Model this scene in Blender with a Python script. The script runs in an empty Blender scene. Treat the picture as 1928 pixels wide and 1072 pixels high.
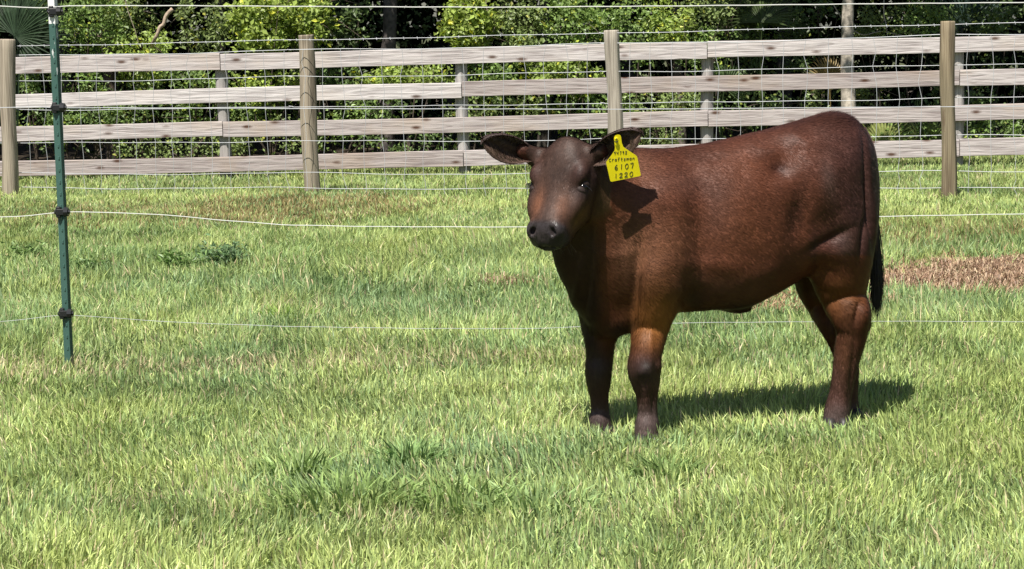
import bpy, math, random
import numpy as np
from mathutils import Vector, Matrix

rng = np.random.default_rng(7)
random.seed(7)
scene = bpy.context.scene
COL = scene.collection

# ------------------------------------------------------------------ camera
F_PX, CAM_H = 4124.0, 1.42
PITCH = math.degrees(math.atan(480 / F_PX))
ROLL = -1.3
cam_d = bpy.data.cameras.new("camera")
cam_d.sensor_width = 36.0
cam_d.lens = 36.0 * F_PX / 1928.0
cam_d.clip_start = 0.1
cam_d.clip_end = 2000
cam = bpy.data.objects.new("camera", cam_d)
COL.objects.link(cam)
R3 = (Matrix.Rotation(math.radians(90 - PITCH), 3, 'X') @ Matrix.Rotation(math.radians(ROLL), 3, 'Z'))
cam.matrix_world = Matrix.Translation((0, 0, CAM_H)) @ R3.to_4x4()
scene.camera = cam
RN = np.array(R3)

def ray(u, v):
    return RN @ np.array([(u - 964) / F_PX, -(v - 536) / F_PX, -1.0])
def P(u, v, Y):
    d = ray(u, v); return np.array([0, 0, CAM_H]) + d * (Y / d[1])
def G(u, v, z=0.0):
    d = ray(u, v); return np.array([0, 0, CAM_H]) + d * ((z - CAM_H) / d[2])
def to_px(p):
    q = (np.asarray(p) - np.array([0, 0, CAM_H])) @ RN
    return 964 + F_PX * q[..., 0] / -q[..., 2], 536 - F_PX * q[..., 1] / -q[..., 2]

# ------------------------------------------------------------------ world + sun
LDIR = np.array([0.24, 0.50, -1.0]); LDIR /= np.linalg.norm(LDIR)
SUN_EL = math.asin(-LDIR[2])
SUN_AZ = math.atan2(-LDIR[0], -LDIR[1])      # clockwise from +Y
world = bpy.data.worlds.new("World"); scene.world = world
world.use_nodes = True
wn = world.node_tree.nodes; wl = world.node_tree.links
bgn = wn['Background']; sky = wn.new('ShaderNodeTexSky')
sky.sky_type = 'NISHITA'; sky.sun_disc = False
sky.sun_elevation = SUN_EL; sky.sun_rotation = SUN_AZ
wl.new(sky.outputs[0], bgn.inputs[0]); bgn.inputs[1].default_value = 0.05
sd = bpy.data.lights.new("sun", 'SUN'); sd.energy = 5.0; sd.angle = math.radians(0.5)
sd.color = (1.0, 0.955, 0.88)
sun = bpy.data.objects.new("sun", sd); COL.objects.link(sun)
sun.rotation_euler = Vector(LDIR).to_track_quat('-Z', 'Y').to_euler()
sun.location = (-5, -8, 20)
scene.view_settings.view_transform = 'Standard'; scene.view_settings.look = 'None'
scene.view_settings.gamma = 1.0; scene.view_settings.exposure = 0.62
scene.view_settings.use_curve_mapping = False
scene.render.engine = 'CYCLES'
scene.cycles.max_bounces = 6; scene.cycles.diffuse_bounces = 3
scene.cycles.transmission_bounces = 3; scene.cycles.glossy_bounces = 2

# ------------------------------------------------------------------ helpers
def hash3(ix, iy, iz):
    h = (ix.astype(np.int64) * 374761393 + iy.astype(np.int64) * 668265263 + iz.astype(np.int64) * 2147483647)
    h = (h ^ (h >> 13)) * 1274126177
    h = h ^ (h >> 16)
    return (h & 0xFFFF) / 65535.0
def vnoise(p, scale=1.0, seed=0):
    p = np.asarray(p, dtype=np.float64) / scale + seed * 17.31 + 500
    i = np.floor(p); f = p - i; f = f * f * (3 - 2 * f); i = i.astype(np.int64)
    r = 0
    for dx in (0, 1):
        for dy in (0, 1):
            for dz in (0, 1):
                w = (f[:, 0] if dx else 1 - f[:, 0]) * (f[:, 1] if dy else 1 - f[:, 1]) * (f[:, 2] if dz else 1 - f[:, 2])
                r = r + w * hash3(i[:, 0] + dx, i[:, 1] + dy, i[:, 2] + dz)
    return r
def fbm(p, scale, seed=0, o=3):
    r = 0; a = 0.5; t = 0
    for k in range(o):
        r = r + a * vnoise(p, scale / 2 ** k, seed + k * 3); t += a; a *= 0.5
    return r / t
def sstep(a, b, x):
    t = np.clip((x - a) / (b - a), 0, 1); return t * t * (3 - 2 * t)

def mesh_obj(name, V, F, mat=None, parent=None, col=None, smooth=False, colname="Col", extra=None, mats=None):
    """V (n,3); F int array (m,k) or list of such arrays"""
    V = np.asarray(V, dtype=np.float32)
    Fs = F if isinstance(F, list) else [F]
    Fs = [np.asarray(f, dtype=np.int32) for f in Fs if len(f)]
    me = bpy.data.meshes.new(name)
    me.vertices.add(len(V)); me.vertices.foreach_set('co', V.ravel())
    loops = np.concatenate([f.ravel() for f in Fs])
    tot = np.concatenate([np.full(len(f), f.shape[1], dtype=np.int32) for f in Fs])
    start = np.concatenate([[0], np.cumsum(tot)[:-1]]).astype(np.int32)
    me.loops.add(len(loops)); me.loops.foreach_set('vertex_index', loops)
    me.polygons.add(len(tot)); me.polygons.foreach_set('loop_start', start); me.polygons.foreach_set('loop_total', tot)
    me.update(calc_edges=True)
    me.polygons.foreach_set('use_smooth', np.full(len(tot), bool(smooth)))
    if col is not None:
        a = me.color_attributes.new(colname, 'FLOAT_COLOR', 'POINT')
        c = np.ones((len(V), 4), dtype=np.float32); c[:, :3] = col
        a.data.foreach_set('color', c.ravel())
    if extra:
        for k, arr in extra.items():
            a = me.attributes.new(k, 'FLOAT', 'POINT'); a.data.foreach_set('value', np.asarray(arr, dtype=np.float32))
    o = bpy.data.objects.new(name, me); COL.objects.link(o)
    for m in (mats or ([mat] if mat else [])): me.materials.append(m)
    if parent is not None: o.parent = parent
    return o

def tag(o, label=None, cat=None, group=None, kind=None):
    if label: o['label'] = label
    if cat: o['category'] = cat
    if group: o['group'] = group
    if kind: o['kind'] = kind
    return o
def empty(name, loc, label=None, cat=None, group=None):
    o = bpy.data.objects.new(name, None); COL.objects.link(o); o.location = [float(c) for c in loc]
    o.empty_display_size = 0.1
    return tag(o, label, cat, group)
def fix_parent(root):
    """children were modelled in world space: keep them there (translation only)"""
    loc = root.location.copy()
    for ch in [o for o in bpy.data.objects if o.parent is root]:
        me = ch.data
        if me is not None and ch.type == 'MESH':
            me.transform(Matrix.Translation(-loc))
            for g in [o for o in bpy.data.objects if o.parent is ch]:
                if g.type == 'MESH': g.data.transform(Matrix.Translation(-loc))

def tube(points, radii, sides=6, caps=True, ry=None):
    """swept tube -> V,F quads list"""
    pts = np.asarray(points, float); n = len(pts)
    radii = np.broadcast_to(np.asarray(radii, float), (n,))
    tan = np.gradient(pts, axis=0) if n > 2 else np.repeat((pts[1] - pts[0])[None], n, 0)
    tan /= np.linalg.norm(tan, axis=1)[:, None] + 1e-12
    up = np.array([0, 0, 1.0]) if abs(tan[0, 2]) < 0.9 else np.array([0, 1.0, 0])
    V = []
    for i in range(n):
        a = np.cross(up, tan[i]); a /= np.linalg.norm(a) + 1e-12
        b = np.cross(tan[i], a); up = b
        th = np.arange(sides) * 2 * math.pi / sides
        V.append(pts[i] + radii[i] * (np.cos(th)[:, None] * a + np.sin(th)[:, None] * b))
    V = np.concatenate(V)
    i = np.arange(n - 1)[:, None] * sides; j = np.arange(sides)[None]; k = (j + 1) % sides
    Fq = np.stack([i + j, i + k, i + sides + k, i + sides + j], -1).reshape(-1, 4)
    return V, Fq
class MB:
    def __init__(s): s.V = []; s.F = {}; s.n = 0; s.C = []
    def add(s, V, F, c=None):
        V = np.asarray(V, float); F = np.asarray(F)
        s.V.append(V); s.F.setdefault(F.shape[1], []).append(F + s.n); s.n += len(V)
        if c is not None: s.C.append(np.broadcast_to(np.asarray(c, float), (len(V), 3)))
    def tube(s, p, r, sides=6, c=None):
        V, Fq = tube(p, r, sides); s.add(V, Fq, c)
        b = len(V) - sides
        s.F.setdefault(sides, []).append(np.array([list(range(sides))[::-1], [b + k for k in range(sides)]]) + s.n - len(V))
    def box(s, c, half, M=None, bevel=0.0, col=None):
        c = np.asarray(c, float); h = np.asarray(half, float)
        if bevel <= 0:
            V = np.array([[x, y, z] for x in (-1, 1) for y in (-1, 1) for z in (-1, 1)], float) * h
            F = np.array([[0, 1, 3, 2], [4, 6, 7, 5], [0, 4, 5, 1], [2, 3, 7, 6], [0, 2, 6, 4], [1, 5, 7, 3]])
            if M is not None: V = V @ np.asarray(M).T
            s.add(V + c, F, col); return
        bm = __import__('bmesh').new(); import bmesh
        bmesh.ops.create_cube(bm, size=2.0)
        for v in bm.verts: v.co = Vector((v.co.x * h[0], v.co.y * h[1], v.co.z * h[2]))
        bmesh.ops.bevel(bm, geom=bm.edges[:], offset=bevel, segments=2, profile=0.5, affect='EDGES')
        bmesh.ops.triangulate(bm, faces=bm.faces[:])
        V = np.array([v.co[:] for v in bm.verts]); bm.verts.index_update()
        F = np.array([[v.index for v in f.verts] for f in bm.faces]); bm.free()
        if M is not None: V = V @ np.asarray(M).T
        s.add(V + c, F, col)
    def build(s, name, mat, parent=None, smooth=False, **kw):
        if not s.V: return None
        C = np.concatenate(s.C) if s.C and sum(len(c) for c in s.C) == s.n else None
        return mesh_obj(name, np.concatenate(s.V), [np.concatenate(f) for f in s.F.values()], mat, parent, C, smooth, **kw)

# ------------------------------------------------------------------ materials
class NT:
    def __init__(s, name):
        s.m = bpy.data.materials.new(name); s.m.use_nodes = True
        s.n = s.m.node_tree.nodes; s.l = s.m.node_tree.links; s.n.clear()
        s.out = s.n.new('ShaderNodeOutputMaterial')
    def node(s, t, **kw):
        n = s.n.new(t)
        for k, v in kw.items():
            if k in n.bl_rna.properties.keys(): setattr(n, k, v)
            else: n.inputs[k.replace('_', ' ')].default_value = v
        return n
    def lk(s, a, b): s.l.new(a, b)
def rgba(c): return (c[0], c[1], c[2], 1)

def leaf_material(name, trans=0.35, rough=0.5, spec=0.4, gain=1.0):
    t = NT(name)
    a = t.node('ShaderNodeAttribute', attribute_name='Col')
    p = t.node('ShaderNodeBsdfPrincipled', Roughness=rough); p.inputs['Specular IOR Level'].default_value = spec
    t.lk(a.outputs['Color'], p.inputs['Base Color'])
    tr = t.node('ShaderNodeBsdfTranslucent')
    hs = t.node('ShaderNodeHueSaturation', Saturation=1.15, Value=1.25 * gain)
    t.lk(a.outputs['Color'], hs.inputs['Color']); t.lk(hs.outputs[0], tr.inputs['Color'])
    mx = t.node('ShaderNodeMixShader'); mx.inputs[0].default_value = trans
    t.lk(p.outputs[0], mx.inputs[1]); t.lk(tr.outputs[0], mx.inputs[2]); t.lk(mx.outputs[0], t.out.inputs[0])
    return t.m
def simple(name, col, rough=0.6, metal=0.0, noise=0.0, scale=30, bump=0.0, spec=0.5, attr=False):
    t = NT(name)
    p = t.node('ShaderNodeBsdfPrincipled', Roughness=rough, Metallic=metal)
    p.inputs['Specular IOR Level'].default_value = spec
    tc = t.node('ShaderNodeTexCoord')
    nz = t.node('ShaderNodeTexNoise', Scale=scale, Detail=5.0)
    t.lk(tc.outputs['Object'], nz.inputs['Vector'])
    mx = t.node('ShaderNodeMix', data_type='RGBA', blend_type='MULTIPLY')
    mx.inputs[0].default_value = noise
    if attr:
        a = t.node('ShaderNodeAttribute', attribute_name='Col'); t.lk(a.outputs['Color'], mx.inputs[6])
    else: mx.inputs[6].default_value = rgba(col)
    cr = t.node('ShaderNodeValToRGB'); cr.color_ramp.elements[0].position = 0.35; cr.color_ramp.elements[1].position = 0.65
    cr.color_ramp.elements[0].color = (0.35, 0.35, 0.35, 1)
    t.lk(nz.outputs[0], cr.inputs[0]); t.lk(cr.outputs[0], mx.inputs[7])
    t.lk(mx.outputs[2], p.inputs['Base Color'])
    if bump:
        b = t.node('ShaderNodeBump', Strength=bump, Distance=0.01); t.lk(nz.outputs[0], b.inputs['Height']); t.lk(b.outputs[0], p.inputs['Normal'])
    t.lk(p.outputs[0], t.out.inputs[0])
    return t.m

def wood_material(name, light, dark, stain, axis='X', knot_scale=1.0, green=0.0):
    """weathered timber; grain runs along axis (object space), per-object offset"""
    t = NT(name)
    tc = t.node('ShaderNodeTexCoord'); oi = t.node('ShaderNodeObjectInfo')
    ad = t.node('ShaderNodeVectorMath', operation='MULTIPLY_ADD')
    sc = t.node('ShaderNodeCombineXYZ'); 
    t.lk(oi.outputs['Random'], sc.inputs[0]); t.lk(oi.outputs['Random'], sc.inputs[2])
    sc2 = t.node('ShaderNodeVectorMath', operation='SCALE', Scale=37.0); t.lk(sc.outputs[0], sc2.inputs[0])
    ad = t.node('ShaderNodeVectorMath', operation='ADD'); t.lk(tc.outputs['Object'], ad.inputs[0]); t.lk(sc2.outputs[0], ad.inputs[1])
    def mapped(s):
        mp = t.node('ShaderNodeMapping'); mp.inputs['Scale'].default_value = s; t.lk(ad.outputs[0], mp.inputs[0]); return mp
    L = 1.0; C = 14.0
    st = (L, C, C * 2.2) if axis == 'X' else (C * 1.6, C, L)
    # knots: voronoi in stretched space pulls the rings
    ks = (3.2 * knot_scale, 2.0, 9.0) if axis == 'X' else (9.0, 3.0, 1.9 * knot_scale)
    vo = t.node('ShaderNodeTexVoronoi', Scale=1.0); vo.feature = 'F1'; t.lk(mapped(ks).outputs[0], vo.inputs['Vector'])
    ks_r = t.node('ShaderNodeMapRange'); ks_r.inputs[1].default_value = 0.07; ks_r.inputs[2].default_value = 0.22
    ks_r.inputs[3].default_value = 1.0; ks_r.inputs[4].default_value = 0.0; ks_r.clamp = True
    t.lk(vo.outputs['Distance'], ks_r.inputs[0])
    ga = t.node('ShaderNodeMath', operation='GREATER_THAN'); ga.inputs[1].default_value = 0.22
    cs = t.node('ShaderNodeSeparateColor'); t.lk(vo.outputs['Color'], cs.inputs[0]); t.lk(cs.outputs[0], ga.inputs[0])
    kn = t.node('ShaderNodeMath', operation='MULTIPLY'); t.lk(ks_r.outputs[0], kn.inputs[0]); t.lk(ga.outputs[0], kn.inputs[1])
    nz = t.node('ShaderNodeTexNoise', Scale=1.6, Detail=6.0, Distortion=0.6); t.lk(mapped(st).outputs[0], nz.inputs['Vector'])
    wv = t.node('ShaderNodeTexWave', Scale=1.6, Distortion=9.0, Detail=3.0); wv.bands_direction = 'Z' if axis == 'X' else 'X'
    wm = mapped((0.9, 3, 17) if axis == 'X' else (13, 3, 0.9))
    dv = t.node('ShaderNodeVectorMath', operation='SCALE'); t.lk(kn.outputs[0], dv.inputs['Scale']); dv.inputs[0].default_value = (0.6, 0.6, 0.6)
    av = t.node('ShaderNodeVectorMath', operation='ADD'); t.lk(wm.outputs[0], av.inputs[0]); t.lk(dv.outputs[0], av.inputs[1])
    t.lk(av.outputs[0], wv.inputs['Vector'])
    r1 = t.node('ShaderNodeValToRGB'); e = r1.color_ramp.elements
    e[0].position = 0.34; e[0].color = rgba(dark); e[1].position = 0.56; e[1].color = rgba(light)
    t.lk(nz.outputs[0], r1.inputs[0])
    m1 = t.node('ShaderNodeMix', data_type='RGBA', blend_type='MULTIPLY'); m1.inputs[0].default_value = 0.45
    r2 = t.node('ShaderNodeValToRGB'); r2.color_ramp.elements[0].color = (0.55, 0.47, 0.45, 1); r2.color_ramp.elements[0].position = 0.05
    r2.color_ramp.elements[1].position = 0.5
    t.lk(wv.outputs['Fac'], r2.inputs[0]); t.lk(r1.outputs[0], m1.inputs[6]); t.lk(r2.outputs[0], m1.inputs[7])
    n2 = t.node('ShaderNodeTexNoise', Scale=1.1, Detail=3.0); t.lk(mapped((1.2, 2, 3) if axis == 'X' else (3, 2, 1.2)).outputs[0], n2.inputs['Vector'])
    r3 = t.node('ShaderNodeMapRange'); r3.inputs[1].default_value = 0.50; r3.inputs[2].default_value = 0.7; r3.clamp = True
    t.lk(n2.outputs[0], r3.inputs[0])
    m2 = t.node('ShaderNodeMix', data_type='RGBA'); m2.inputs[7].default_value = rgba(stain)
    rr = t.node('ShaderNodeMath', operation='MULTIPLY'); rr.inputs[1].default_value = 0.55; t.lk(r3.outputs[0], rr.inputs[0])
    t.lk(rr.outputs[0], m2.inputs[0]); t.lk(m1.outputs[2], m2.inputs[6])
    m3 = t.node('ShaderNodeMix', data_type='RGBA'); m3.inputs[7].default_value = (0.13, 0.075, 0.055, 1)
    kc = t.node('ShaderNodeMath', operation='POWER'); kc.inputs[1].default_value = 1.1; t.lk(kn.outputs[0], kc.inputs[0])
    t.lk(kc.outputs[0], m3.inputs[0]); t.lk(m2.outputs[2], m3.inputs[6])
    # per board tone
    hs = t.node('ShaderNodeHueSaturation'); mr = t.node('ShaderNodeMapRange'); mr.inputs[3].default_value = 0.68; mr.inputs[4].default_value = 1.12
    t.lk(oi.outputs['Random'], mr.inputs[0]); t.lk(mr.outputs[0], hs.inputs['Value'])
    mr2 = t.node('ShaderNodeMapRange'); mr2.inputs[3].default_value = 1.25; mr2.inputs[4].default_value = 0.6; t.lk(oi.outputs['Random'], mr2.inputs[0]); t.lk(mr2.outputs[0], hs.inputs['Saturation']); t.lk(m3.outputs[2], hs.inputs['Color'])
    p = t.node('ShaderNodeBsdfPrincipled', Roughness=0.85); p.inputs['Specular IOR Level'].default_value = 0.2
    t.lk(hs.outputs[0], p.inputs['Base Color'])
    b = t.node('ShaderNodeBump', Strength=0.8, Distance=0.010); t.lk(nz.outputs[0], b.inputs['Height']); t.lk(b.outputs[0], p.inputs['Normal'])
    t.lk(p.outputs[0], t.out.inputs[0])
    return t.m

M_grass = leaf_material('grass_blade', 0.22, 0.5, 0.35)
M_leaf = leaf_material('leaf', 0.3, 0.42, 0.35)
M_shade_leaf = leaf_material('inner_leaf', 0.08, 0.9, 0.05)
M_board = wood_material('weathered_board', (0.66, 0.60, 0.58), (0.40, 0.345, 0.335), (0.56, 0.45, 0.36), 'X')
M_post = wood_material('treated_post', (0.45, 0.38, 0.28), (0.22, 0.18, 0.13), (0.33, 0.295, 0.215), 'Z', 0.8)
M_backpost = wood_material('grey_post', (0.46, 0.43, 0.40), (0.30, 0.28, 0.26), (0.40, 0.38, 0.36), 'Z', 0.8)
M_wire = simple('galvanised_wire', (0.60, 0.61, 0.63), 0.5, 0.0, 0.3, 8)
M_cord = simple('white_cord', (0.74, 0.74, 0.70), 0.6, 0, 0.1, 60)
M_green = None
M_white = simple('white_paint', (0.82, 0.82, 0.80), 0.5, 0, 0.15, 30)
M_black = simple('black_plastic', (0.02, 0.02, 0.022), 0.35, 0, 0.3, 40)
M_bark = simple('bark', (0.16, 0.12, 0.09), 0.9, 0, 0.8, 18, 1.0, attr=True)

# ground material
t = NT('soil_and_thatch')
tc = t.node('ShaderNodeTexCoord')
n1 = t.node('ShaderNodeTexNoise', Scale=25.0, Detail=8.0); n2 = t.node('ShaderNodeTexNoise', Scale=0.8, Detail=3.0)
t.lk(tc.outputs['Object'], n1.inputs['Vector']); t.lk(tc.outputs['Object'], n2.inputs['Vector'])
r = t.node('ShaderNodeValToRGB'); r.color_ramp.elements[0].position = .3; r.color_ramp.elements[1].position = .7
r.color_ramp.elements[0].color = (0.03, 0.033, 0.014, 1); r.color_ramp.elements[1].color = (0.11, 0.10, 0.045, 1)
t.lk(n1.outputs[0], r.inputs[0])
mx = t.node('ShaderNodeMix', data_type='RGBA'); mx.inputs[7].default_value = (0.06, 0.08, 0.025, 1)
t.lk(n2.outputs[0], mx.inputs[0]); t.lk(r.outputs[0], mx.inputs[6])
p = t.node('ShaderNodeBsdfPrincipled', Roughness=0.95); t.lk(mx.outputs[2], p.inputs['Base Color'])
b = t.node('ShaderNodeBump', Strength=0.8, Distance=0.03); t.lk(n1.outputs[0], b.inputs['Height']); t.lk(b.outputs[0], p.inputs['Normal'])
t.lk(p.outputs[0], t.out.inputs[0]); M_ground = t.m
M_litter = simple('leaf_litter', (0.07, 0.05, 0.03), 0.95, 0, 0.8, 15, 1.0)

# ------------------------------------------------------------------ ground
def ground_z(x, y):
    return 0.012 * np.sin(x * 1.3 + 0.5) * np.sin(y * 0.9) + 0.008 * np.sin(x * 2.9 + y * 1.7)
xs = np.concatenate([[-400, -150, -60], np.arange(-24, 24.1, 0.5), [60, 150, 400]])
ys = np.concatenate([[-200, -60, -20], np.arange(-8, 50.1, 0.5), [80, 200, 600]])
XX, YY = np.meshgrid(xs, ys, indexing='ij')
V = np.stack([XX.ravel(), YY.ravel(), ground_z(XX, YY).ravel()], -1)
ii = np.arange(len(xs) - 1)[:, None] * len(ys) + np.arange(len(ys) - 1)[None]
Fg = np.stack([ii, ii + len(ys), ii + len(ys) + 1, ii + 1], -1).reshape(-1, 4)
tag(mesh_obj('ground', V, Fg, M_ground, smooth=True), 'mown pasture ground under the grass', kind='structure')
# ------------------------------------------------------------------ grass
def patch_w(x, y, u, v, ru, rv, soft=0.35):
    """weight of an elliptical patch centred on ground point of (u,v), radii in metres"""
    c = G(u, v)
    d = np.sqrt(((x - c[0]) / ru) ** 2 + ((y - c[1]) / rv) ** 2)
    wob = 0.8 * (vnoise(np.stack([x, y, x * 0], -1), 0.25, 5) - 0.5) + 0.6 * (vnoise(np.stack([x, y, x * 0], -1), 0.09, 6) - 0.5)
    return 1 - sstep(1 - soft, 1 + soft, d + wob)

def make_blades(x, y, h, w, lean, az, lrandom, col, z0=None):
    n = len(x)
    z0 = ground_z(x, y) if z0 is None else z0
    base = np.stack([x, y, z0], -1)
    d = np.stack([np.cos(az), np.sin(az), np.zeros(n)], -1)
    fa = lrandom                                            # facing angle of the blade width
    s = np.stack([np.cos(fa), np.sin(fa), np.zeros(n)], -1)
    up = np.array([0, 0, 1.0])
    mid = base + (up * (h * 0.55 * np.cos(lean * 0.5))[:, None] + d * (h * 0.55 * np.sin(lean * 0.5))[:, None])
    tip = mid + (up * (h * 0.5 * np.cos(lean * 1.5))[:, None] + d * (h * 0.5 * np.sin(lean * 1.5))[:, None])
    hw = (w * 0.5)[:, None]
    V = np.stack([base - s * hw * 0.8, base + s * hw * 0.8, mid + s * hw, mid - s * hw, tip], 1).reshape(-1, 3)
    b = np.arange(n)[:, None] * 5
    Q = b + np.array([[0, 1, 2, 3]]); T = b + np.array([[3, 2, 4]])
    C = np.repeat(col[:, None, :], 5, 1)
    C[:, 0:2] *= 1.0
    return V, Q, T, C.reshape(-1, 3)

def scatter(y0, y1, dens, margin=1.9):
    hw = lambda y: 0.2338 * 1.01 * y + margin
    area = (y1 - y0) * (hw(y0) + hw(y1))
    n = int(dens * area * 1.15)
    y = rng.uniform(y0, y1, n); x = rng.uniform(-1, 1, n) * hw(y1)
    k = (np.abs(x) < hw(y) - 1.2) | ((np.abs(x) < hw(y)) & (rng.random(n) < .5))
    return x[k], y[k]

sets = []
for (a, b_, dens, sc) in ((4.9, 6.6, 7600, 0.92), (6.6, 8.6, 6800, 0.95), (8.6, 11.5, 4600, 1.1), (11.5, 15.5, 2800, 1.45), (15.5, 20.0, 1900, 1.7), (20.0, 23.8, 1400, 1.9)):
    x, y = scatter(a, b_, dens)
    sets.append((x, y, np.full(len(x), sc)))
X = np.concatenate([s[0] for s in sets]); Y = np.concatenate([s[1] for s in sets]); SC = np.concatenate([s[2] for s in sets])
p3 = np.stack([X, Y, X * 0], -1)
nA = fbm(p3, 1.4, 1); nB = fbm(p3, 0.45, 2); nC = fbm(p3 * np.array([1, 0.6, 1]), 2.2, 3); nD = vnoise(p3, 0.10, 4)
# patches seen in the photograph
def hay_w(x, y): return np.maximum(np.maximum(patch_w(x, y, 1965, 522, .62, .85), patch_w(x, y, 1830, 538, .42, .60)), np.maximum(patch_w(x, y, 1735, 540, .30, .34), .8 * patch_w(x, y, 1690, 546, .16, .18)))
hay = hay_w(X, Y)
hay = np.maximum(hay, 0.55 * patch_w(X, Y, 1480, 575, 0.5, 0.5))
straw = 0.55 * patch_w(X, Y, 130, 700, 0.9, 0.28) + 0.45 * patch_w(X, Y, 790, 690, 0.9, 0.25) + 0.5 * patch_w(X, Y, 740, 985, 0.16, 0.10) + 0.35 * patch_w(X, Y, 560, 600, 0.25, 0.35) + 0.4 * patch_w(X, Y, 320, 955, 0.3, 0.1)
rust = 0.34 * patch_w(X, Y, 330, 405, 2.3, 1.15) + 0.5 * patch_w(X, Y, 560, 395, 0.9, 1.5) + 0.45 * patch_w(X, Y, 1750, 445, 1.2, 0.8)
rust = np.clip(rust, 0, 1)
dark = 0.5 * patch_w(X, Y, 620, 920, 0.26, 0.28) + 0.4 * patch_w(X, Y, 840, 890, 0.4, 0.22) + 0.35 * patch_w(X, Y, 60, 500, 1.2, 0.7) + 0.55 * patch_w(X, Y, 1000, 850, 0.5, 0.2)
dark = np.clip(dark, 0, 1)
keep = rng.random(len(X)) > hay * 0.75
X, Y, SC, p3, nA, nB, nC, nD, hay, straw, rust, dark = [a[keep] for a in (X, Y, SC, p3, nA, nB, nC, nD, hay, straw, rust, dark)]
n = len(X)
far = sstep(9, 17, Y)
h = (0.052 + 0.034 * (nB - 0.3) + 0.018 * rng.standard_normal(n)) * (1 + 0.35 * (nA - 0.5))
HOOF = [G(1218, 842), G(1131, 826), G(1574, 820), G(1604, 804)]
tread = np.min([np.hypot((X - q[0]), (Y - q[1]) * .8) for q in HOOF], 0)
h = h * (.78 + .22 * sstep(.05, .22, tread)) * (1 - .25 * sstep(14, 17, Y))
h = 0.82 * h * (1 + 0.55 * sstep(8.6, 10.5, Y) * (1 - 0.3 * far)) * (1 + 0.25 * dark) * (1 - 0.5 * hay)
h *= 1 + 0.5 * (rng.random(n) > 0.985)
h = np.clip(h, 0.02, 0.14)
w = (0.0042 + 0.0014 * rng.random(n)) * SC * (1 + 0.35 * dark)
lean = np.abs(rng.normal(0.42, 0.38, n)) + 0.95 * hay
flow = 2 * math.pi * vnoise(p3, 0.5, 9) * 1.5
az = flow + rng.normal(0, 1.3, n)
face = rng.normal(0, 0.9, n)
yg = np.array([0.49, 0.56, 0.195]); gg = np.array([0.235, 0.35, 0.11]); bg = np.array([0.245, 0.36, 0.185]); st = np.array([0.58, 0.50, 0.30])
ru_c = np.array([0.34, 0.27, 0.12]); hy = np.array([0.44, 0.29, 0.17])
ty = np.clip(0.47 + .10 * sstep(8.0, 6.4, Y) + 1.3 * (nB - 0.5) + 0.9 * (nA - 0.5) + 0.25 * rng.standard_normal(n) - 0.55 * dark - 0.35 * sstep(9.0, 11.0, Y) * (1 - far) + 0.1, 0, 1)[:, None]
tb = np.clip(0.34 + 1.2 * (nC - 0.5) + 0.1 * dark + 0.25 * rng.standard_normal(n) + 0.15 * sstep(9, 11, Y) * (1 - far), 0, 0.9)[:, None]
C = (gg * (1 - tb) + bg * tb) * (1 - ty) + yg * ty
ts = (rng.random(n) < 0.05 + 0.5 * straw)[:, None]
C = np.where(ts, st, C)
tr_ = (rng.random(n) < 0.75 * rust)[:, None]; C = np.where(tr_, ru_c, C)
th_ = (rng.random(n) < np.clip(hay * 1.1, 0, 0.96))[:, None]; C = np.where(th_, hy, C)
kk = (1 - .45 * sstep(8.5, 13, Y))[:, None]
C = C * (1 + (0.98 * rng.random((n, 1)) - .5) * kk)
C = C * (1 + .34 * (fbm(p3 * np.array([.6, 1, 1]), .9, 17) - .5) + .26 * (nA - .5))[:, None]
var = rng.random(n); C = np.where((var > .985)[:, None], np.array([.62, .50, .30]), C)
V, Q, T, CC = make_blades(X, Y, h, w, lean, az, face, C)
tag(mesh_obj('grass', V, [Q, T], M_grass, col=CC), 'short bright green pasture grass', 'grass', kind='stuff')

# coarse dark tussocks near the camera and the bushy weeds farther back: things of their own
def tussock(u, v, rad, cnt, hh, label, col=(0.24, 0.34, 0.11), width=0.008, name='grass_tussock', group='coarse grass tussocks in the near lawn'):
    c = G(u, v); a = rng.uniform(0, 2 * math.pi, cnt); r = rad * np.sqrt(rng.random(cnt))
    x = r * np.cos(a); y = r * np.sin(a)
    hh_ = hh * (0.5 + 0.7 * rng.random(cnt)); le = 0.25 + 0.7 * r / rad + 0.15 * rng.standard_normal(cnt)
    colr = np.array(col) * (0.65 + 0.8 * rng.random((cnt, 1))) 
    V, Q, T, CC = make_blades(x, y, hh_, width * (0.7 + 0.6 * rng.random(cnt)), le, a + 0.5 * rng.standard_normal(cnt), rng.normal(0, 0.8, cnt), colr, z0=np.zeros(cnt))
    o = mesh_obj(name, V, [Q, T], M_grass, col=CC); o.location = (c[0], c[1], ground_z(c[0], c[1]))
    return tag(o, label, 'grass tussock', group)
tussock(640, 960, 0.24, 230, 0.11, 'broad leaved dark green tussock left of centre in the near lawn')
tussock(855, 950, 0.22, 170, 0.105, 'dark green tussock beside a strawy gap at the lower middle of the lawn')
tussock(560, 905, 0.10, 160, 0.12, 'small tussock just behind and left of the broad leaved one')
tussock(1010, 960, 0.18, 120, 0.10, 'blue green tussock below the calf and left of its hooves', (0.24, 0.34, 0.13))
tussock(770, 880, 0.10, 170, 0.12, 'upright green tussock in the middle of the lawn left of the front hooves', (0.20, 0.31, 0.11))
tussock(545, 612, 0.13, 200, 0.11, 'bright green tuft beside the lowest fence wire left of the calf', (0.25, 0.38, 0.08), 0.005)
tussock(1255, 905, 0.10, 130, 0.10, 'low tuft just below the front hooves', (0.19, 0.28, 0.09))

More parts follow.
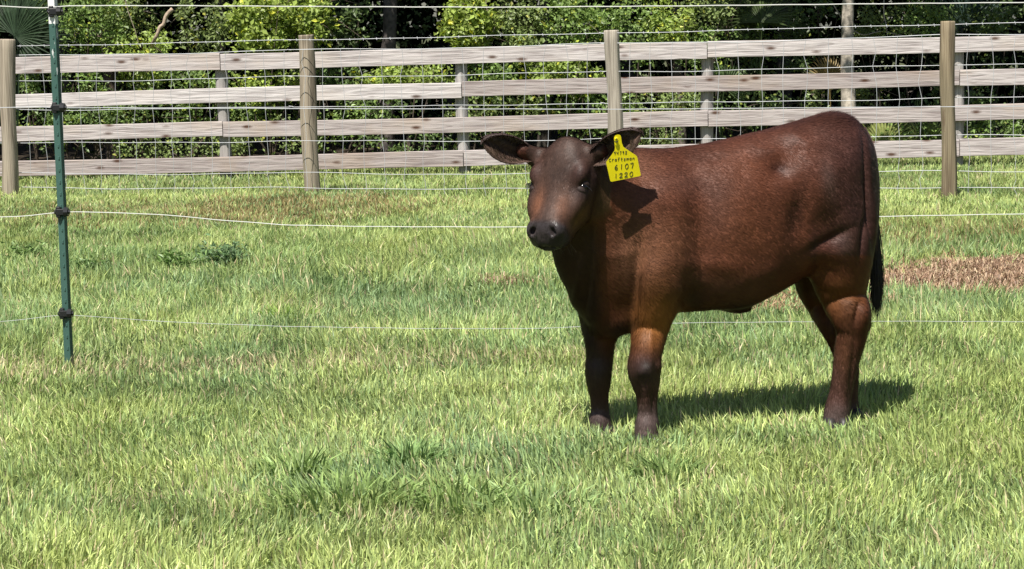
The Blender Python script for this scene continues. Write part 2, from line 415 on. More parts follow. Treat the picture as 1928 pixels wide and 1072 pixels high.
def leaf_cards(cen, size, nrm_bias=(0, -0.3, 0.7), spread=1.0, aspect=0.55):
    """one folded leaf (2 triangles + 2) per centre"""
    n = len(cen); nb = np.array(nrm_bias, float)
    N = rng.standard_normal((n, 3)) * spread + nb; N /= np.linalg.norm(N, axis=1)[:, None]
    A = rng.standard_normal((n, 3)); A -= (A * N).sum(1)[:, None] * N; A /= np.linalg.norm(A, axis=1)[:, None]
    B = np.cross(N, A); s = np.broadcast_to(np.asarray(size, float), (n,))[:, None]
    p0 = cen - A * s * 0.5; p1 = cen + A * s * 0.5 - N * s * 0.12
    q0 = cen + B * s * aspect * 0.5 + N * s * 0.08 - A * s * 0.08; q1 = cen - B * s * aspect * 0.5 + N * s * 0.08 - A * s * 0.08
    V = np.stack([p0, q0, p1, q1], 1).reshape(-1, 3)
    b = np.arange(n)[:, None] * 4
    return V, np.concatenate([b + np.array([[0, 1, 2]]), b + np.array([[0, 2, 3]])], 0)

def weed(u, v, rx, h, cnt, label, col):
    c = G(u, v); mb = MB()
    root = empty('weed', (c[0], c[1], 0), label, 'weed', 'bushy weeds in the lawn')
    sm = MB(); cen = []
    for k in range(max(5, cnt // 45)):
        a = rng.uniform(0, 6.28); tip = np.array([rx * rng.uniform(.2, 1) * math.cos(a), 0.6 * rx * rng.uniform(.2, 1) * math.sin(a), h * rng.uniform(.55, 1.0)])
        sm.tube([np.array([0.15 * tip[0], 0.15 * tip[1], 0]), tip * 0.6 + np.array([0, 0, 0.02]), tip], [0.004, 0.003, 0.0015], 4, (0.10, 0.14, 0.05))
        tt = rng.uniform(0.2, 1.0, 45)[:, None]
        cen.append(tip * tt + rng.normal(0, 0.028, (45, 3)))
    cen = np.concatenate(cen); cen[:, 2] = np.abs(cen[:, 2]) + 0.01
    V, Fq = leaf_cards(cen, rng.uniform(0.022, 0.045, len(cen)), (0, -0.3, 0.8), 0.8, 0.4)
    cl = np.repeat(np.array(col) * rng.uniform(0.6, 1.5, (len(cen), 1)), 4, 0)
    sm.build('stem', M_bark, root); mesh_obj('foliage', V, Fq, M_leaf, root, cl)
weed(405, 508, 0.26, 0.15, 800, 'dark leafy weed clump in the lawn between the metal post and the calf', (0.15, 0.235, 0.11))
weed(340, 515, 0.24, 0.12, 480, 'greener weed clump touching the left side of the dark leafy one', (0.17, 0.27, 0.08))
weed(50, 500, 0.26, 0.12, 420, 'low leafy weeds left of the green metal post', (0.18, 0.27, 0.09))
weed(160, 520, 0.14, 0.10, 220, 'small weed just right of the green metal post', (0.17, 0.27, 0.09))

# dead grass litter on the bare patch and tufts
def litter(name, u, v, rx, ry, cnt, label, kind='stuff', cat=None, hmax=0.02, cols=((0.46, 0.31, 0.20), (0.26, 0.165, 0.11), (0.60, 0.47, 0.30), (0.38, 0.24, 0.16))):
    c = G(u, v); a = rng.uniform(0, 6.28, cnt); r = np.sqrt(rng.random(cnt)) * (1 + 0.25 * np.sin(a * 3 + 1) + 0.12 * np.sin(a * 7))
    x = c[0] + r * rx * np.cos(a); y = c[1] + r * ry * np.sin(a)
    if name == 'dead_grass':
        k = rng.random(cnt) < hay_w(x, y) * (.35 + .9 * vnoise(np.stack([x, y, x * 0], -1), .12, 8)); x, y = x[k], y[k]; cnt = len(x)
    az = rng.uniform(0, 6.28, cnt); col = np.array(cols)[rng.integers(0, len(cols), cnt)] * rng.uniform(0.6, 1.3, (cnt, 1))
    V, Q, T, CC = make_blades(x, y, rng.uniform(0.03, 0.10, cnt), rng.uniform(0.003, 0.006, cnt), rng.uniform(0.9, 1.5, cnt), az, az + 1.57, col, z0=ground_z(x, y) + rng.random(cnt) * hmax)
    return tag(mesh_obj(name, V, [Q, T], M_grass, col=CC), label, cat, kind=kind)
litter('dead_grass', 1870, 530, 1.3, 1.1, 26000, 'reddish brown dead grass on the bare patch right of the calf', cat='dead grass')
litter('dead_grass_tuft', 955, 546, 0.16, 0.14, 320, 'little brown heap of dead grass in the lawn left of the chest of the calf', kind=None, cat='dead grass', hmax=0.05)
# ------------------------------------------------------------------ front wire fence (round posts, woven mesh)
def line_xy(a, b, t): return a + (b - a) * t
front_px = [(19, 371, 74, 30), (588, 369, 66, 31), (1163, 373, 57, 29), (1787, 377, 40, 28)]
fp = [G(u, v) for (u, v, tv, w) in front_px]
step = (fp[3] - fp[0]) / 3.0
wf = empty('wire_fence', fp[0], 'round wooden posts carrying woven wire mesh and barbed wire before the board fence', 'fence')
tops = []
def round_post(name, base, topz, r, mat, parent, lean=(0, 0), seed=0, dome=0.0):
    n = 22; zs = np.concatenate([np.linspace(-0.25, topz - 0.012, n), [topz - 0.002, topz]])
    rr = np.concatenate([r * (1 + 0.05 * np.sin(np.linspace(0, 9, n) + seed) - 0.04 * np.linspace(0, 1, n)), [r * 0.93, r * 0.80]])
    if dome: zs[-2:] = [topz + dome * 0.5, topz + dome]; rr[-2:] = [r * 0.75, r * 0.3]
    pts = np.array([[base[0] + lean[0] * z + 0.006 * math.sin(z * 5 + seed), base[1] + lean[1] * z, z] for z in zs])
    V, Fq = tube(pts, rr, 20)
    ang = np.tile(np.arange(20) / 20 * 6.283, len(zs))
    V[:, :2] += (0.0025 * np.sin(ang * 5 + seed + V[:, 2] * 2))[:, None] * np.stack([np.cos(ang), np.sin(ang)], -1)
    m = MB(); m.add(V, Fq); cidx = len(V) - 20
    m.V[0] = np.concatenate([V, [pts[-1] + [0, 0, 0.001]]]); m.n += 1
    m.F[3] = [np.array([[cidx + k, cidx + (k + 1) % 20, len(V)] for k in range(20)])]
    o = mesh_obj(name, np.concatenate(m.V), [np.concatenate(f) for f in m.F.values()], mat, parent, smooth=True)
    # sawn edge stays crisp
    me = o.data; sm = np.ones(len(me.polygons), dtype=bool); sm[-20:] = False; me.polygons.foreach_set('use_smooth', sm)
    return o
def at_px(base, u, v):    # point at the plane of `base` depth seen at pixel
    return P(u, v, base[1])
for k, ((u, v, tv, w), b0) in enumerate(zip(front_px, fp)):
    tu = [13, 576, 1152, 1783][k]
    tp = at_px(b0, tu, tv); s = F_PX / (b0[1] / math.cos(math.radians(PITCH)))
    lean = (tp[0] - b0[0]) / tp[2]
    round_post('post', b0, tp[2], w / 2 / s, M_post, wf, (lean, 0), seed=k * 2.1)
    tops.append(tp)
for k, (b0) in enumerate([fp[0] - step, fp[3] + step]):
    round_post('post', b0, 1.40, 0.068, M_post, wf, (0.01, 0), seed=9 + k)
F0 = fp[0] - step; F1 = fp[3] + step
def fpt(t, z, back=0.075):      # t in post units from fp[0]
    p = fp[0] + step * t; return np.array([p[0], p[1] + back, z])
def zof(v, u=300):              # height for a pixel row at the fence line near u
    t = (u - 19) / 588.0; p = fp[0] + step * t
    return P(u, v, p[1] + 0.075)[2]
hz_ = [zof(v) for v in (99, 148, 203, 266, 325, 352, 374)]
z_barb = zof(81)
ts = np.arange(-1.0, 4.001, 0.02)
def wig(t, s, a): return a * (math.sin(t * 7.1 + s) + 0.6 * math.sin(t * 17.3 + 2 * s))
mw = MB(); hw_pts = []
zoff = lambda t: 0.012 * (t > 2) * (t - 2)
for k, z in enumerate(hz_):
    def hp(t, k=k, z=z):
        return fpt(t, z + wig(t, k * 1.7, 0.0045 if k else 0.004) + zoff(t) - 0.012 * math.sin(math.pi * (t % 1)))
    pts = [hp(t) for t in ts]; hw_pts.append(hp)
    mw.tube(pts, 0.0026 if k else 0.0032, 4)
spacing = 37.0 / 570.0
for j in range(int(5 / spacing)):
    t0 = -1 + (j + 0.5) * spacing
    pts = []
    for k in range(len(hz_)):
        t = t0 + rng.normal(0, 0.0035)
        pts.append(hw_pts[k](t))
        if k < len(hz_) - 1:
            a = hw_pts[k](t0); b_ = hw_pts[k + 1](t0); bow = rng.normal(0, 0.010)
            if rng.random() < 0.8: pts.append((a + b_) / 2 + np.array([bow, 0, 0]))
    pp = np.array(pts)
    # smooth subdivision
    q = [pp[0]]
    for a, b_, c in zip(pp[:-1], pp[1:], list(pp[2:]) + [pp[-1]]): q += [a * .4 + b_ * .6, b_]
    mw.tube(q, 0.0019, 4)
mw.build('woven_mesh', M_wire, wf)
def barbed(z, sag, seed):
    m = MB(); pts = [fpt(t, z + wig(t, seed, 0.003) + zoff(t) - sag * math.sin(math.pi * (t % 1))) for t in ts]
    m.tube(pts, 0.0027, 4)
    L = np.linalg.norm(step)
    for t in np.arange(-1, 4, 0.125 / L):
        c = fpt(t, z + wig(t, seed, 0.003) + zoff(t) - sag * math.sin(math.pi * (t % 1)))
        for a in (0.6, 2.2):
            d = np.array([0.2 * math.cos(a * 3), 0.3, 1.0]) if a < 1 else np.array([0.4, -0.2, -1.0]); d = d / np.linalg.norm(d) * 0.012
            m.tube([c - d, c + d], 0.0016, 3)
    return m.build('barbed_wire', M_wire, wf)
barbed(z_barb, 0.004, 2.0)
# staples and tie ends at the posts
for k, b0 in enumerate(fp):
    for z in [z_barb] + hz_[:4]:
        c = fpt(k, z); ms = MB(); ms.tube([c + [-0.02, -0.005, 0.004], c + [0.02, -0.005, -0.004]], 0.003, 4); ms.build('staple', M_wire, wf)
fix_parent(wf)

# ------------------------------------------------------------------ rear board fence
bp = [G(425, 337), G(1803, 311)]
bp[1][1] = 21.15; bp[1] = P(1803, 311, 21.15); bp[1][2] = 0; bp[0][2] = 0
bst = (bp[1] - bp[0]) / 3.0
bf = empty('board_fence', bp[0], 'weathered grey pink four board fence running behind the wire fence', 'fence')
def bpt(t, z, back=0.0):
    p = bp[0] + bst * t; return np.array([p[0], p[1] + back, z])
rows = [(1.25, 1.095), (0.90, 0.755), (0.575, 0.42), (0.235, 0.085)]
# heights measured at both ends of the fence
yl, yr = bp[0][1], bp[1][1]
rowL = [(P(425, a, yl)[2], P(425, b_, yl)[2]) for a, b_ in ((100, 131), (167, 194.5), (229, 257.5), (293, 322))]
rowR = [(P(1803, a, yr)[2], P(1803, b_, yr)[2]) for a, b_ in ((69, 98.5), (132, 162), (197, 227), (262, 294))]
zb = min(rowL[3][1], rowR[3][1])
bdir = np.arctan2(bst[1], bst[0])
def board(t0, t1, row, jog=0.0, bend=0.0, seed=0.0):
    N = 16; vs = []
    th = 0.019
    for i in range(N + 1):
        s = i / N; t = t0 + (t1 - t0) * s
        zt = rowL[row][0] + (rowR[row][0] - rowL[row][0]) * t / 3 + jog + 0.007 * math.sin(s * 5 + seed) + 0.0
        zb_ = rowL[row][1] + (rowR[row][1] - rowL[row][1]) * t / 3 + jog + 0.006 * math.sin(s * 5.5 + seed + .3)
        yb = bend * math.sin(math.pi * s)
        gap = 0.004
        tt = t + (gap if i == 0 else -gap if i == N else 0) / np.linalg.norm(bst)
        c = 0.004
        for (z, yy) in ((zb_ + c, -th), (zt - c, -th), (zt, -th + c), (zt, th), (zb_, th), (zb_, -th + c)):
            p = bpt(tt, z, -0.075 + yy + yb); vs.append(p)
    V = np.array(vs); i = np.arange(N)[:, None] * 6; j = np.arange(6)[None]; k = (j + 1) % 6
    Fq = np.stack([i + j, i + k, i + 6 + k, i + 6 + j], -1).reshape(-1, 4)
    e = np.array([[0, 1, 2, 3, 4, 5][::-1], [N * 6 + q for q in range(6)]])
    # object origin at its own start so the grain differs along the fence
    o0 = bpt(t0, rowL[row][1])
    o = mesh_obj('board', V - o0, [Fq, e], M_board, bf)
    o.location = Vector(o0 - bp[0])
    return o
bj = {0: [-3, -2, 0, 2, 4, 6], 1: [-3, -1, 1, 3, 5, 6], 2: [-3, -2, 0, 2, 4, 6], 3: [-3, -1, 1, 3, 5, 6]}
# joints in the photograph: rows 1 and 3 butt on the first and third small posts, rows 2 and 4 on the second
for row, js in bj.items():
    for q, (a, b_) in enumerate(zip(js[:-1], js[1:])):
        board(a, b_, row, rng.normal(0, 0.004), rng.normal(0, 0.006), rng.uniform(0, 6))
bp_objs = []
for k in range(-3, 7):
    b0 = bpt(k, 0)
    o = round_post('post', (b0[0] - bp[0][0], b0[1] + 0.015 - bp[0][1]), rowL[0][1] + 0.07 + 0.035 * k / 3, 0.062, M_backpost, bf, (rng.normal(0, 0.004), 0), seed=k * 1.3)

# ------------------------------------------------------------------ electric fence: green steel post + four wires
tb_ = G(129, 690); tb_[2] = 0
Yp = tb_[1]
ef = empty('electric_fence', tb_, 'green steel post with white top and black insulators carrying four thin wires', 'fence')
t = NT('green_post_paint')
tc = t.node('ShaderNodeTexCoord'); nz = t.node('ShaderNodeTexNoise', Scale=38.0, Detail=4.0); mp = t.node('ShaderNodeMapping'); mp.inputs['Scale'].default_value = (1.3, 1.3, 0.35)
t.lk(tc.outputs['Object'], mp.inputs[0]); t.lk(mp.outputs[0], nz.inputs['Vector'])
sx = t.node('ShaderNodeSeparateXYZ'); t.lk(tc.outputs['Object'], sx.inputs[0])
mr = t.node('ShaderNodeMapRange'); mr.inputs[1].default_value = 0.9; mr.inputs[2].default_value = 1.4; mr.inputs[3].default_value = 0.80; mr.inputs[4].default_value = 0.60
t.lk(sx.outputs[2], mr.inputs[0])
gt = t.node('ShaderNodeMath', operation='GREATER_THAN'); t.lk(nz.outputs[0], gt.inputs[0]); t.lk(mr.outputs[0], gt.inputs[1])
n2 = t.node('ShaderNodeTexNoise', Scale=6.0, Detail=3.0); t.lk(tc.outputs['Object'], n2.inputs['Vector'])
r = t.node('ShaderNodeValToRGB'); r.color_ramp.elements[0].color = (0.032, 0.08, 0.066, 1); r.color_ramp.elements[1].color = (0.075, 0.155, 0.13, 1)
t.lk(n2.outputs[0], r.inputs[0])
mx = t.node('ShaderNodeMix', data_type='RGBA'); mx.inputs[7].default_value = (0.6, 0.62, 0.6, 1)
t.lk(gt.outputs[0], mx.inputs[0]); t.lk(r.outputs[0], mx.inputs[6])
p = t.node('ShaderNodeBsdfPrincipled', Roughness=0.38); t.lk(mx.outputs[2], p.inputs['Base Color']); t.lk(p.outputs[0], t.out.inputs[0])
M_green = t.m
ptop = P(96, -28, Yp); lx = (ptop[0] - tb_[0]) / ptop[2]
def tsec(z0, z1, mat, name, parent, off=0.0, nz_=12):
    # T section: flange faces the camera side at an angle, web behind
    prof = np.array([(-0.019, -0.004), (0.017, -0.004), (0.017, 0.001), (0.003, 0.002), (0.003, 0.030), (-0.003, 0.030), (-0.003, 0.002), (-0.019, 0.001)])
    a = math.radians(-32); Rr = np.array([[math.cos(a), -math.sin(a)], [math.sin(a), math.cos(a)]])
    prof = (prof * (1 + off)) @ Rr.T
    zs = np.linspace(z0, z1, nz_); n = len(prof)
    V = np.array([[x + lx * z, y, z] for z in zs for x, y in prof])
    i = np.arange(nz_ - 1)[:, None] * n; j = np.arange(n)[None]; k = (j + 1) % n
    Fq = np.stack([i + j, i + k, i + n + k, i + n + j], -1).reshape(-1, 4)
    e = np.array([list(range(n))[::-1], [(nz_ - 1) * n + q for q in range(n)]])
    m = MB(); m.add(V, Fq); m.F[n] = [e]
    if name == 'metal_post':
        for z in np.arange(0.08, z1, 0.052):      # rolled studs down the flange
            m.box((0.002 + lx * z, -0.006, z), (0.004, 0.0035, 0.007), [[math.cos(a), -math.sin(a), 0], [math.sin(a), math.cos(a), 0], [0, 0, 1]], 0.0012)
    return m.build(name, mat, parent)
zw = P(105, 45, Yp)[2]
post = tsec(-0.3, zw, M_green, 'metal_post', ef)
tsec(zw, ptop[2], M_white, 'white_tip', post, 0.02, 3)
for v in (22, 203, 399, 590):
    c = P(110 + (v - 200) * 0.035, v, Yp) - tb_
    m = MB()
    m.box(c + np.array([-0.014, -0.004, 0]), (0.010, 0.016, 0.024), None, 0.004)
    m.box(c + np.array([0.0, -0.016, 0]), (0.022, 0.006, 0.014), None, 0.003)
    m.tube([c + np.array([0.012, -0.01, 0]), c + np.array([0.030, -0.012, 0.0])], [0.022, 0.019], 10)
    m.tube([c + np.array([0.030, -0.012, 0]), c + np.array([0.037, -0.012, 0.0])], [0.010, 0.009], 8)
    m.tube([c + np.array([-0.022, -0.01, 0.014]), c + np.array([-0.03, -0.014, 0]), c + np.array([-0.022, -0.01, -0.014])], 0.004, 6)
    m.build('insulator', M_black, post)
wires = [
 ([(-420, 20), (-200, 14), (0, 11.5), (45, 14), (88, 16), (104, 14), (122, 11), (330, 11), (640, 13), (960, 14), (1280, 11.5), (1600, 8), (1928, 5), (2400, 0)], 0.0022, M_cord),
 ([(-420, 212), (0, 203), (70, 201), (104, 204), (135, 203), (400, 204), (640, 205), (1200, 206), (1560, 203), (1928, 200), (2400, 196)], 0.0018, M_wire),
 ([(-420, 425), (-150, 415), (0, 409), (50, 407), (104, 401), (140, 398.5), (300, 404), (430, 416), (540, 424), (700, 427), (985, 428), (1300, 420), (1650, 408), (1928, 403), (2400, 396)], 0.0018, M_cord),
 ([(-420, 622), (0, 606), (60, 600), (108, 594), (150, 594), (210, 599), (330, 607), (540, 615), (800, 619), (1000, 619), (1290, 608), (1650, 605), (1928, 606), (2400, 606)], 0.0010, M_wire)]
for pts, r_, mt in wires:
    q = []
    us = np.array([p_[0] for p_ in pts], float); vs_ = np.array([p_[1] for p_ in pts], float)
    uu = np.arange(us[0], us[-1], 12.0)
    # smooth interpolation (cosine eased slopes)
    vv = np.interp(uu, us, vs_); ker = np.hanning(7); ker /= ker.sum(); vv2 = np.convolve(np.pad(vv, 3, mode='edge'), ker, 'valid')
    for u_, v_ in zip(uu, vv2):
        Yw = Yp - 0.012 - 0.15 * max(0, (u_ - 110)) / 1800.0
        q.append(P(u_, v_ + 0.25 * math.sin(u_ * 0.05), Yw) - tb_)
    m = MB(); m.tube(q, r_, 5); m.build('wire', mt, ef)
# ------------------------------------------------------------------ woods behind the fences
V = np.array([[-40, 24.2, .012], [40, 24.2, .012], [40, 60, .012], [-40, 60, .012]], float); 
nx_, ny_ = 60, 28
gx_, gy_ = np.meshgrid(np.linspace(-30, 30, nx_), np.linspace(23.6, 55, ny_), indexing='ij')
gz_ = ground_z(gx_, gy_) + 0.02 + 0.05 * fbm(np.stack([gx_.ravel(), gy_.ravel(), gx_.ravel() * 0], -1), 1.2, 3).reshape(gx_.shape)
gy_[:, 0] += 0.3 * np.sin(gx_[:, 0] * 1.7)
gz_[:, 0] -= .08
ii = np.arange(nx_ - 1)[:, None] * ny_ + np.arange(ny_ - 1)[None]
tag(mesh_obj('forest_floor', np.stack([gx_.ravel(), gy_.ravel(), gz_.ravel()], -1), np.stack([ii, ii + ny_, ii + ny_ + 1, ii + 1], -1).reshape(-1, 4), M_litter, smooth=True), 'brown leaf litter under the trees', kind='structure')

def clusters(n_cl, per, size, leaf, spread, bias=(0, -.5, .6), aspect=.6, hollow=.35):
    """leaf centres in an uneven ellipsoid: clumps with gaps"""
    c = rng.standard_normal((n_cl, 3)); c /= np.linalg.norm(c, axis=1)[:, None]
    c *= (hollow + (1 - hollow) * rng.random((n_cl, 1)) ** .5) * np.asarray(size)
    cen = np.repeat(c, per, 0) + rng.standard_normal((n_cl * per, 3)) * spread
    return leaf_cards(cen, leaf * rng.uniform(.55, 1.25, len(cen)), bias, .75, aspect), len(cen), c
def shade_cols(n, col, per, vary=.35):
    k = np.repeat(rng.uniform(1 - vary, 1 + vary, (n // per + 1, 1)), per, 0)[:n]
    c = np.array(col) * k * rng.uniform(.7, 1.35, (n, 1))
    yl = rng.random((n, 1)) < .06; c = np.where(yl, c * np.array([1.9, 1.5, .9]), c)
    return np.repeat(c, 4, 0)
def shrub(u, v, hu, hv, Y, n_cl, col, leaf, label, kind='shrub', group='shrubs and vines at the edge of the woods', spread=.055, stems=3, per=26):
    c = P(u, v, Y); sx = hu * PXM_(Y); sz = hv * PXM_(Y)
    root = empty(kind, (c[0], c[1], 0.0), label, kind, group)
    (V, F_), n_, cc = clusters(n_cl, per, (sx, min(.45, .3 + sx * .3), sz), leaf, spread)
    V = V + np.array([0, 0, c[2]]); V[:, 2] = np.maximum(V[:, 2], .02)
    mesh_obj('foliage', V, F_, M_leaf, root, shade_cols(n_, col, per))
    m = MB(); ends = []
    for k in range(stems):
        q = cc[rng.integers(len(cc))] + np.array([0, 0, c[2]]); b0 = np.array([rng.normal(0, .004), rng.normal(0, .004), -.05])
        md = b0 * .4 + q * .6 + rng.normal(0, .05, 3); md[2] = q[2] * .55
        m.tube(catmull_([b0, md, q]), np.linspace(.012, .004, 9), 5, (.10, .075, .055)); ends += [q, md]
    for k in range(stems * 3):
        q = ends[rng.integers(len(ends))]; e = q + rng.normal(0, .2, 3)
        m.tube([q, (q + e) / 2 + rng.normal(0, .02, 3), e], [.004, .003, .0015], 4, (.15, .11, .085))
    m.build('stem', M_bark, root)
    return root
def PXM_(Y): return Y / F_PX
def catmull_(pts, m=4):
    N = np.asarray(pts, float); Pd = np.vstack([2 * N[0] - N[1], N, 2 * N[-1] - N[-2]]); out = []
    for i in range(1, len(Pd) - 2):
        for j in range(m):
            s = j / m; a, b, c, d = Pd[i - 1:i + 3]
            out.append(.5 * ((2 * b) + (c - a) * s + (2 * a - 5 * b + 4 * c - d) * s * s + (-a + 3 * b - 3 * c + d) * s ** 3))
    out.append(N[-1]); return np.array(out)
BR = (.26, .34, .08); MD = (.18, .265, .075); DK = (.12, .18, .06); OL = (.20, .26, .09); YG = (.28, .36, .08)
for a in [
 (-90, 60, 90, 110, 24.3, 60, MD, .06, 'leafy shrub at the woods edge beyond the left end of the fence'),
 (60, 25, 60, 40, 24.6, 40, DK, .06, 'dark leafy bush above the leftmost wooden post'),
 (175, 45, 70, 62, 24.0, 62, MD, .058, 'rounded leafy bush just right of the white post tip'),
 (120, 150, 95, 42, 23.9, 40, MD, .055, 'low bush behind the top gap of the board fence beside the green post'),
 (268, 110, 75, 50, 24.0, 52, BR, .06, 'light green bush below the dead leaning branch'),
 (240, 22, 60, 36, 24.3, 34, OL, .055, 'small leaved bush left of the dead leaning branch'),
 (200, 215, 130, 50, 23.7, 38, DK, .05, 'thin dark bush low behind the fence near the green post'),
 (385, 55, 55, 60, 24.4, 42, OL, .055, 'dull olive bush right of the dead leaning branch'),
 (360, 160, 95, 40, 23.8, 40, MD, .055, 'leafy bush behind the first grey fence post'),
 (500, 45, 66, 58, 23.7, 84, YG, .075, 'bright yellow green broad leaved shrub left of the second post'),
 (580, 40, 50, 55, 23.9, 46, BR, .07, 'bright leafy shrub directly behind the top of the second wooden post'),
 (505, 160, 75, 36, 23.7, 44, YG, .055, 'yellow green bush between the boards left of the second post'),
 (520, 250, 100, 36, 23.6, 22, OL, .045, 'thin grassy bush low behind the boards left of the second post'),
 (655, 45, 50, 45, 24.6, 24, DK, .06, 'dark bush right of the second wooden post'),
 (760, 145, 90, 22, 23.8, 40, BR, .06, 'bright low foliage between boards beside the second grey post'),
 (690, 205, 110, 36, 24.3, 20, DK, .06, 'sparse dark foliage in the deep gap between second and third boards'),
 (885, 50, 52, 66, 23.8, 66, YG, .07, 'bright climbing vine above the second grey post'),
 (975, 60, 56, 66, 24.0, 56, OL, .055, 'twiggy vine covered bush left of the third wooden post'),
 (1080, 50, 60, 62, 24.0, 60, MD, .06, 'leafy bush left of the top of the third wooden post'),
 (925, 150, 75, 38, 23.8, 44, MD, .06, 'green bush behind the boards left of the third post'),
 (1060, 145, 85, 38, 23.8, 56, BR, .07, 'broad leaved bush behind the boards beside the third post'),
 (950, 215, 110, 40, 23.7, 52, OL, .055, 'thick bush between second and third boards above the calf head'),
 (800, 262, 130, 30, 23.6, 22, DK, .05, 'low dark bush behind the bottom gap left of the calf head'),
 (1190, 60, 62, 62, 24.0, 62, MD, .052, 'fine leaved vine thicket right of the third wooden post'),
 (1262, 40, 44, 50, 24.1, 38, BR, .055, 'light green vine between the third post and the third grey post'),
 (1240, 190, 85, 40, 23.8, 46, OL, .05, 'bush behind the boards right of the yellow ear tag'),
 (1225, 255, 80, 26, 23.6, 30, OL, .045, 'low pale bush just above the back of the calf'),
 (1325, 100, 50, 46, 24.1, 32, MD, .05, 'small bush above the third grey post'),
 (1345, 25, 60, 34, 24.4, 30, OL, .05, 'olive foliage high above the third grey post'),
 (1450, 125, 80, 30, 24.4, 20, DK, .055, 'sparse dark bush between pale trunk and third grey post'),
 (1660, 55, 55, 50, 24.2, 36, OL, .05, 'vine tangle clinging right of the pale trunk'),
 (1735, 40, 48, 36, 24.0, 52, MD, .04, 'fine needled bushy sapling left of the fourth wooden post'),
 (1850, 35, 70, 40, 24.8, 30, DK, .06, 'dark bush right of the fourth wooden post'),
 (1870, 150, 80, 40, 24.8, 16, DK, .06, 'thin dark bush between boards at the right edge'),
 (1880, 245, 80, 34, 23.6, 50, MD, .045, 'low green bush at the right end above the bottom board'),
 (1700, 255, 70, 30, 23.7, 26, MD, .045, 'low bush behind the rump of the calf'),
 (150, 235, 150, 44, 23.8, 60, MD, .05, 'leafy low bush between the lower boards beside the green post'),
 (420, 215, 110, 40, 23.9, 46, MD, .055, 'mid green bush between the middle boards behind the first grey post'),
 (620, 150, 80, 34, 24.2, 34, DK, .06, 'dark green bush between the boards just right of the second post'),
 (640, 235, 110, 44, 23.9, 44, MD, .05, 'low green bush behind the lower boards right of the second post'),
 (330, 275, 150, 26, 23.6, 44, OL, .045, 'weedy low bush along the bottom board left of the second post'),
 (1120, 215, 80, 40, 23.9, 46, MD, .055, 'bush behind the second board just left of the ear tag'),
 (1400, 60, 60, 50, 24.6, 34, MD, .055, 'bush behind the dull fan palm left of the pale trunk'),
 (1530, 50, 60, 60, 25.0, 30, DK, .06, 'dark bush filling the gap left of the pale trunk'),
 (1420, 200, 110, 36, 24.2, 36, DK, .055, 'dark green bush above the back of the calf'),
 (1590, 190, 80, 34, 24.3, 30, OL, .05, 'olive undergrowth around the foot of the pale trunk'),
 (1800, 200, 90, 40, 24.2, 34, DK, .055, 'dark bush between the boards right of the fourth wooden post'),
 (2040, 90, 90, 110, 24.3, 60, MD, .06, 'leafy shrub at the woods edge beyond the right end of the fence')]:
    shrub(*a[:8], label=a[8])

def palmetto(u, v, Y, R_, nf, col, label, ang=(20, 160), stalk=True):
    c = P(u, v, Y); root = empty('palmetto', (c[0], c[1], 0), label, 'palmetto', 'fan palms in the woods edge')
    for f in range(nf):
        a0 = math.radians(rng.uniform(*ang)); hub = np.array([.22 * R_ * math.cos(a0) * rng.uniform(.2, 1.8), rng.normal(0, .12), c[2] + .2 * R_ * math.sin(a0)])
        N = np.array([rng.normal(0, .25), -1, rng.normal(.2, .25)]); N /= np.linalg.norm(N)
        ax = np.array([math.cos(a0), 0, math.sin(a0)]); ax -= (ax @ N) * N; ax /= np.linalg.norm(ax); bx = np.cross(N, ax)
        m = MB()
        for k in range(26):
            th = math.radians(-95 + 190 * k / 25.0); d = ax * math.cos(th) + bx * math.sin(th); L = R_ * (.75 + .25 * math.cos(th * .8)) * rng.uniform(.92, 1.05)
            sd = np.cross(N, d); w_ = .013; mid = hub + d * L * .5 + N * .02; tip = hub + d * L - N * .02 + np.array([0, 0, -.05 * L])
            V = np.array([hub - sd * .002, hub + sd * .002, mid + sd * w_ + N * .006, mid - N * .004, mid - sd * w_ + N * .006, tip])
            cc = np.array(col) * rng.uniform(.6, 1.5)
            m.add(V, np.array([[0, 3, 4], [0, 1, 3], [1, 2, 3], [4, 3, 5], [3, 2, 5]]), cc)
        fr = m.build('frond', M_leaf, root)
        m = MB(); m.tube(catmull_([np.array([rng.normal(0, .04), 0, 0]), hub * np.array([.5, .5, .55]), hub]), np.linspace(.009, .006, 9), 5, np.array(col) * 1.2); m.build('stalk', M_leaf, fr)
palmetto(20, 85, 23.5, .62, 4, (.035, .06, .03), 'dark fan palm at the upper left corner with thin lit blades', (10, 130))
palmetto(1430, 60, 24.3, .50, 4, (.07, .10, .035), 'dull fan palm in the dark gap left of the pale trunk', (30, 150))
palmetto(1350, 175, 24.2, .35, 2, (.10, .15, .06), 'small fan palm behind the boards above the back of the calf', (30, 150))
palmetto(1660, 290, 23.7, .42, 4, (.24, .27, .09), 'yellow green fan palm just right of the rump of the calf', (20, 160))
palmetto(1740, 285, 23.8, .40, 3, (.20, .24, .09), 'fan palm touching the foot of the fourth wooden post', (40, 150))
palmetto(1565, 160, 24.0, .30, 2, (.30, .22, .09), 'half dried yellowish fan palm at the foot of the pale trunk', (60, 170))
palmetto(1825, 70, 25.0, .65, 4, (.04, .065, .05), 'dark fan palm in the shade at the upper right', (20, 150))
palmetto(-140, 200, 23.9, .55, 4, (.10, .15, .06), 'fan palm beyond the left end of the fence', (20, 150))

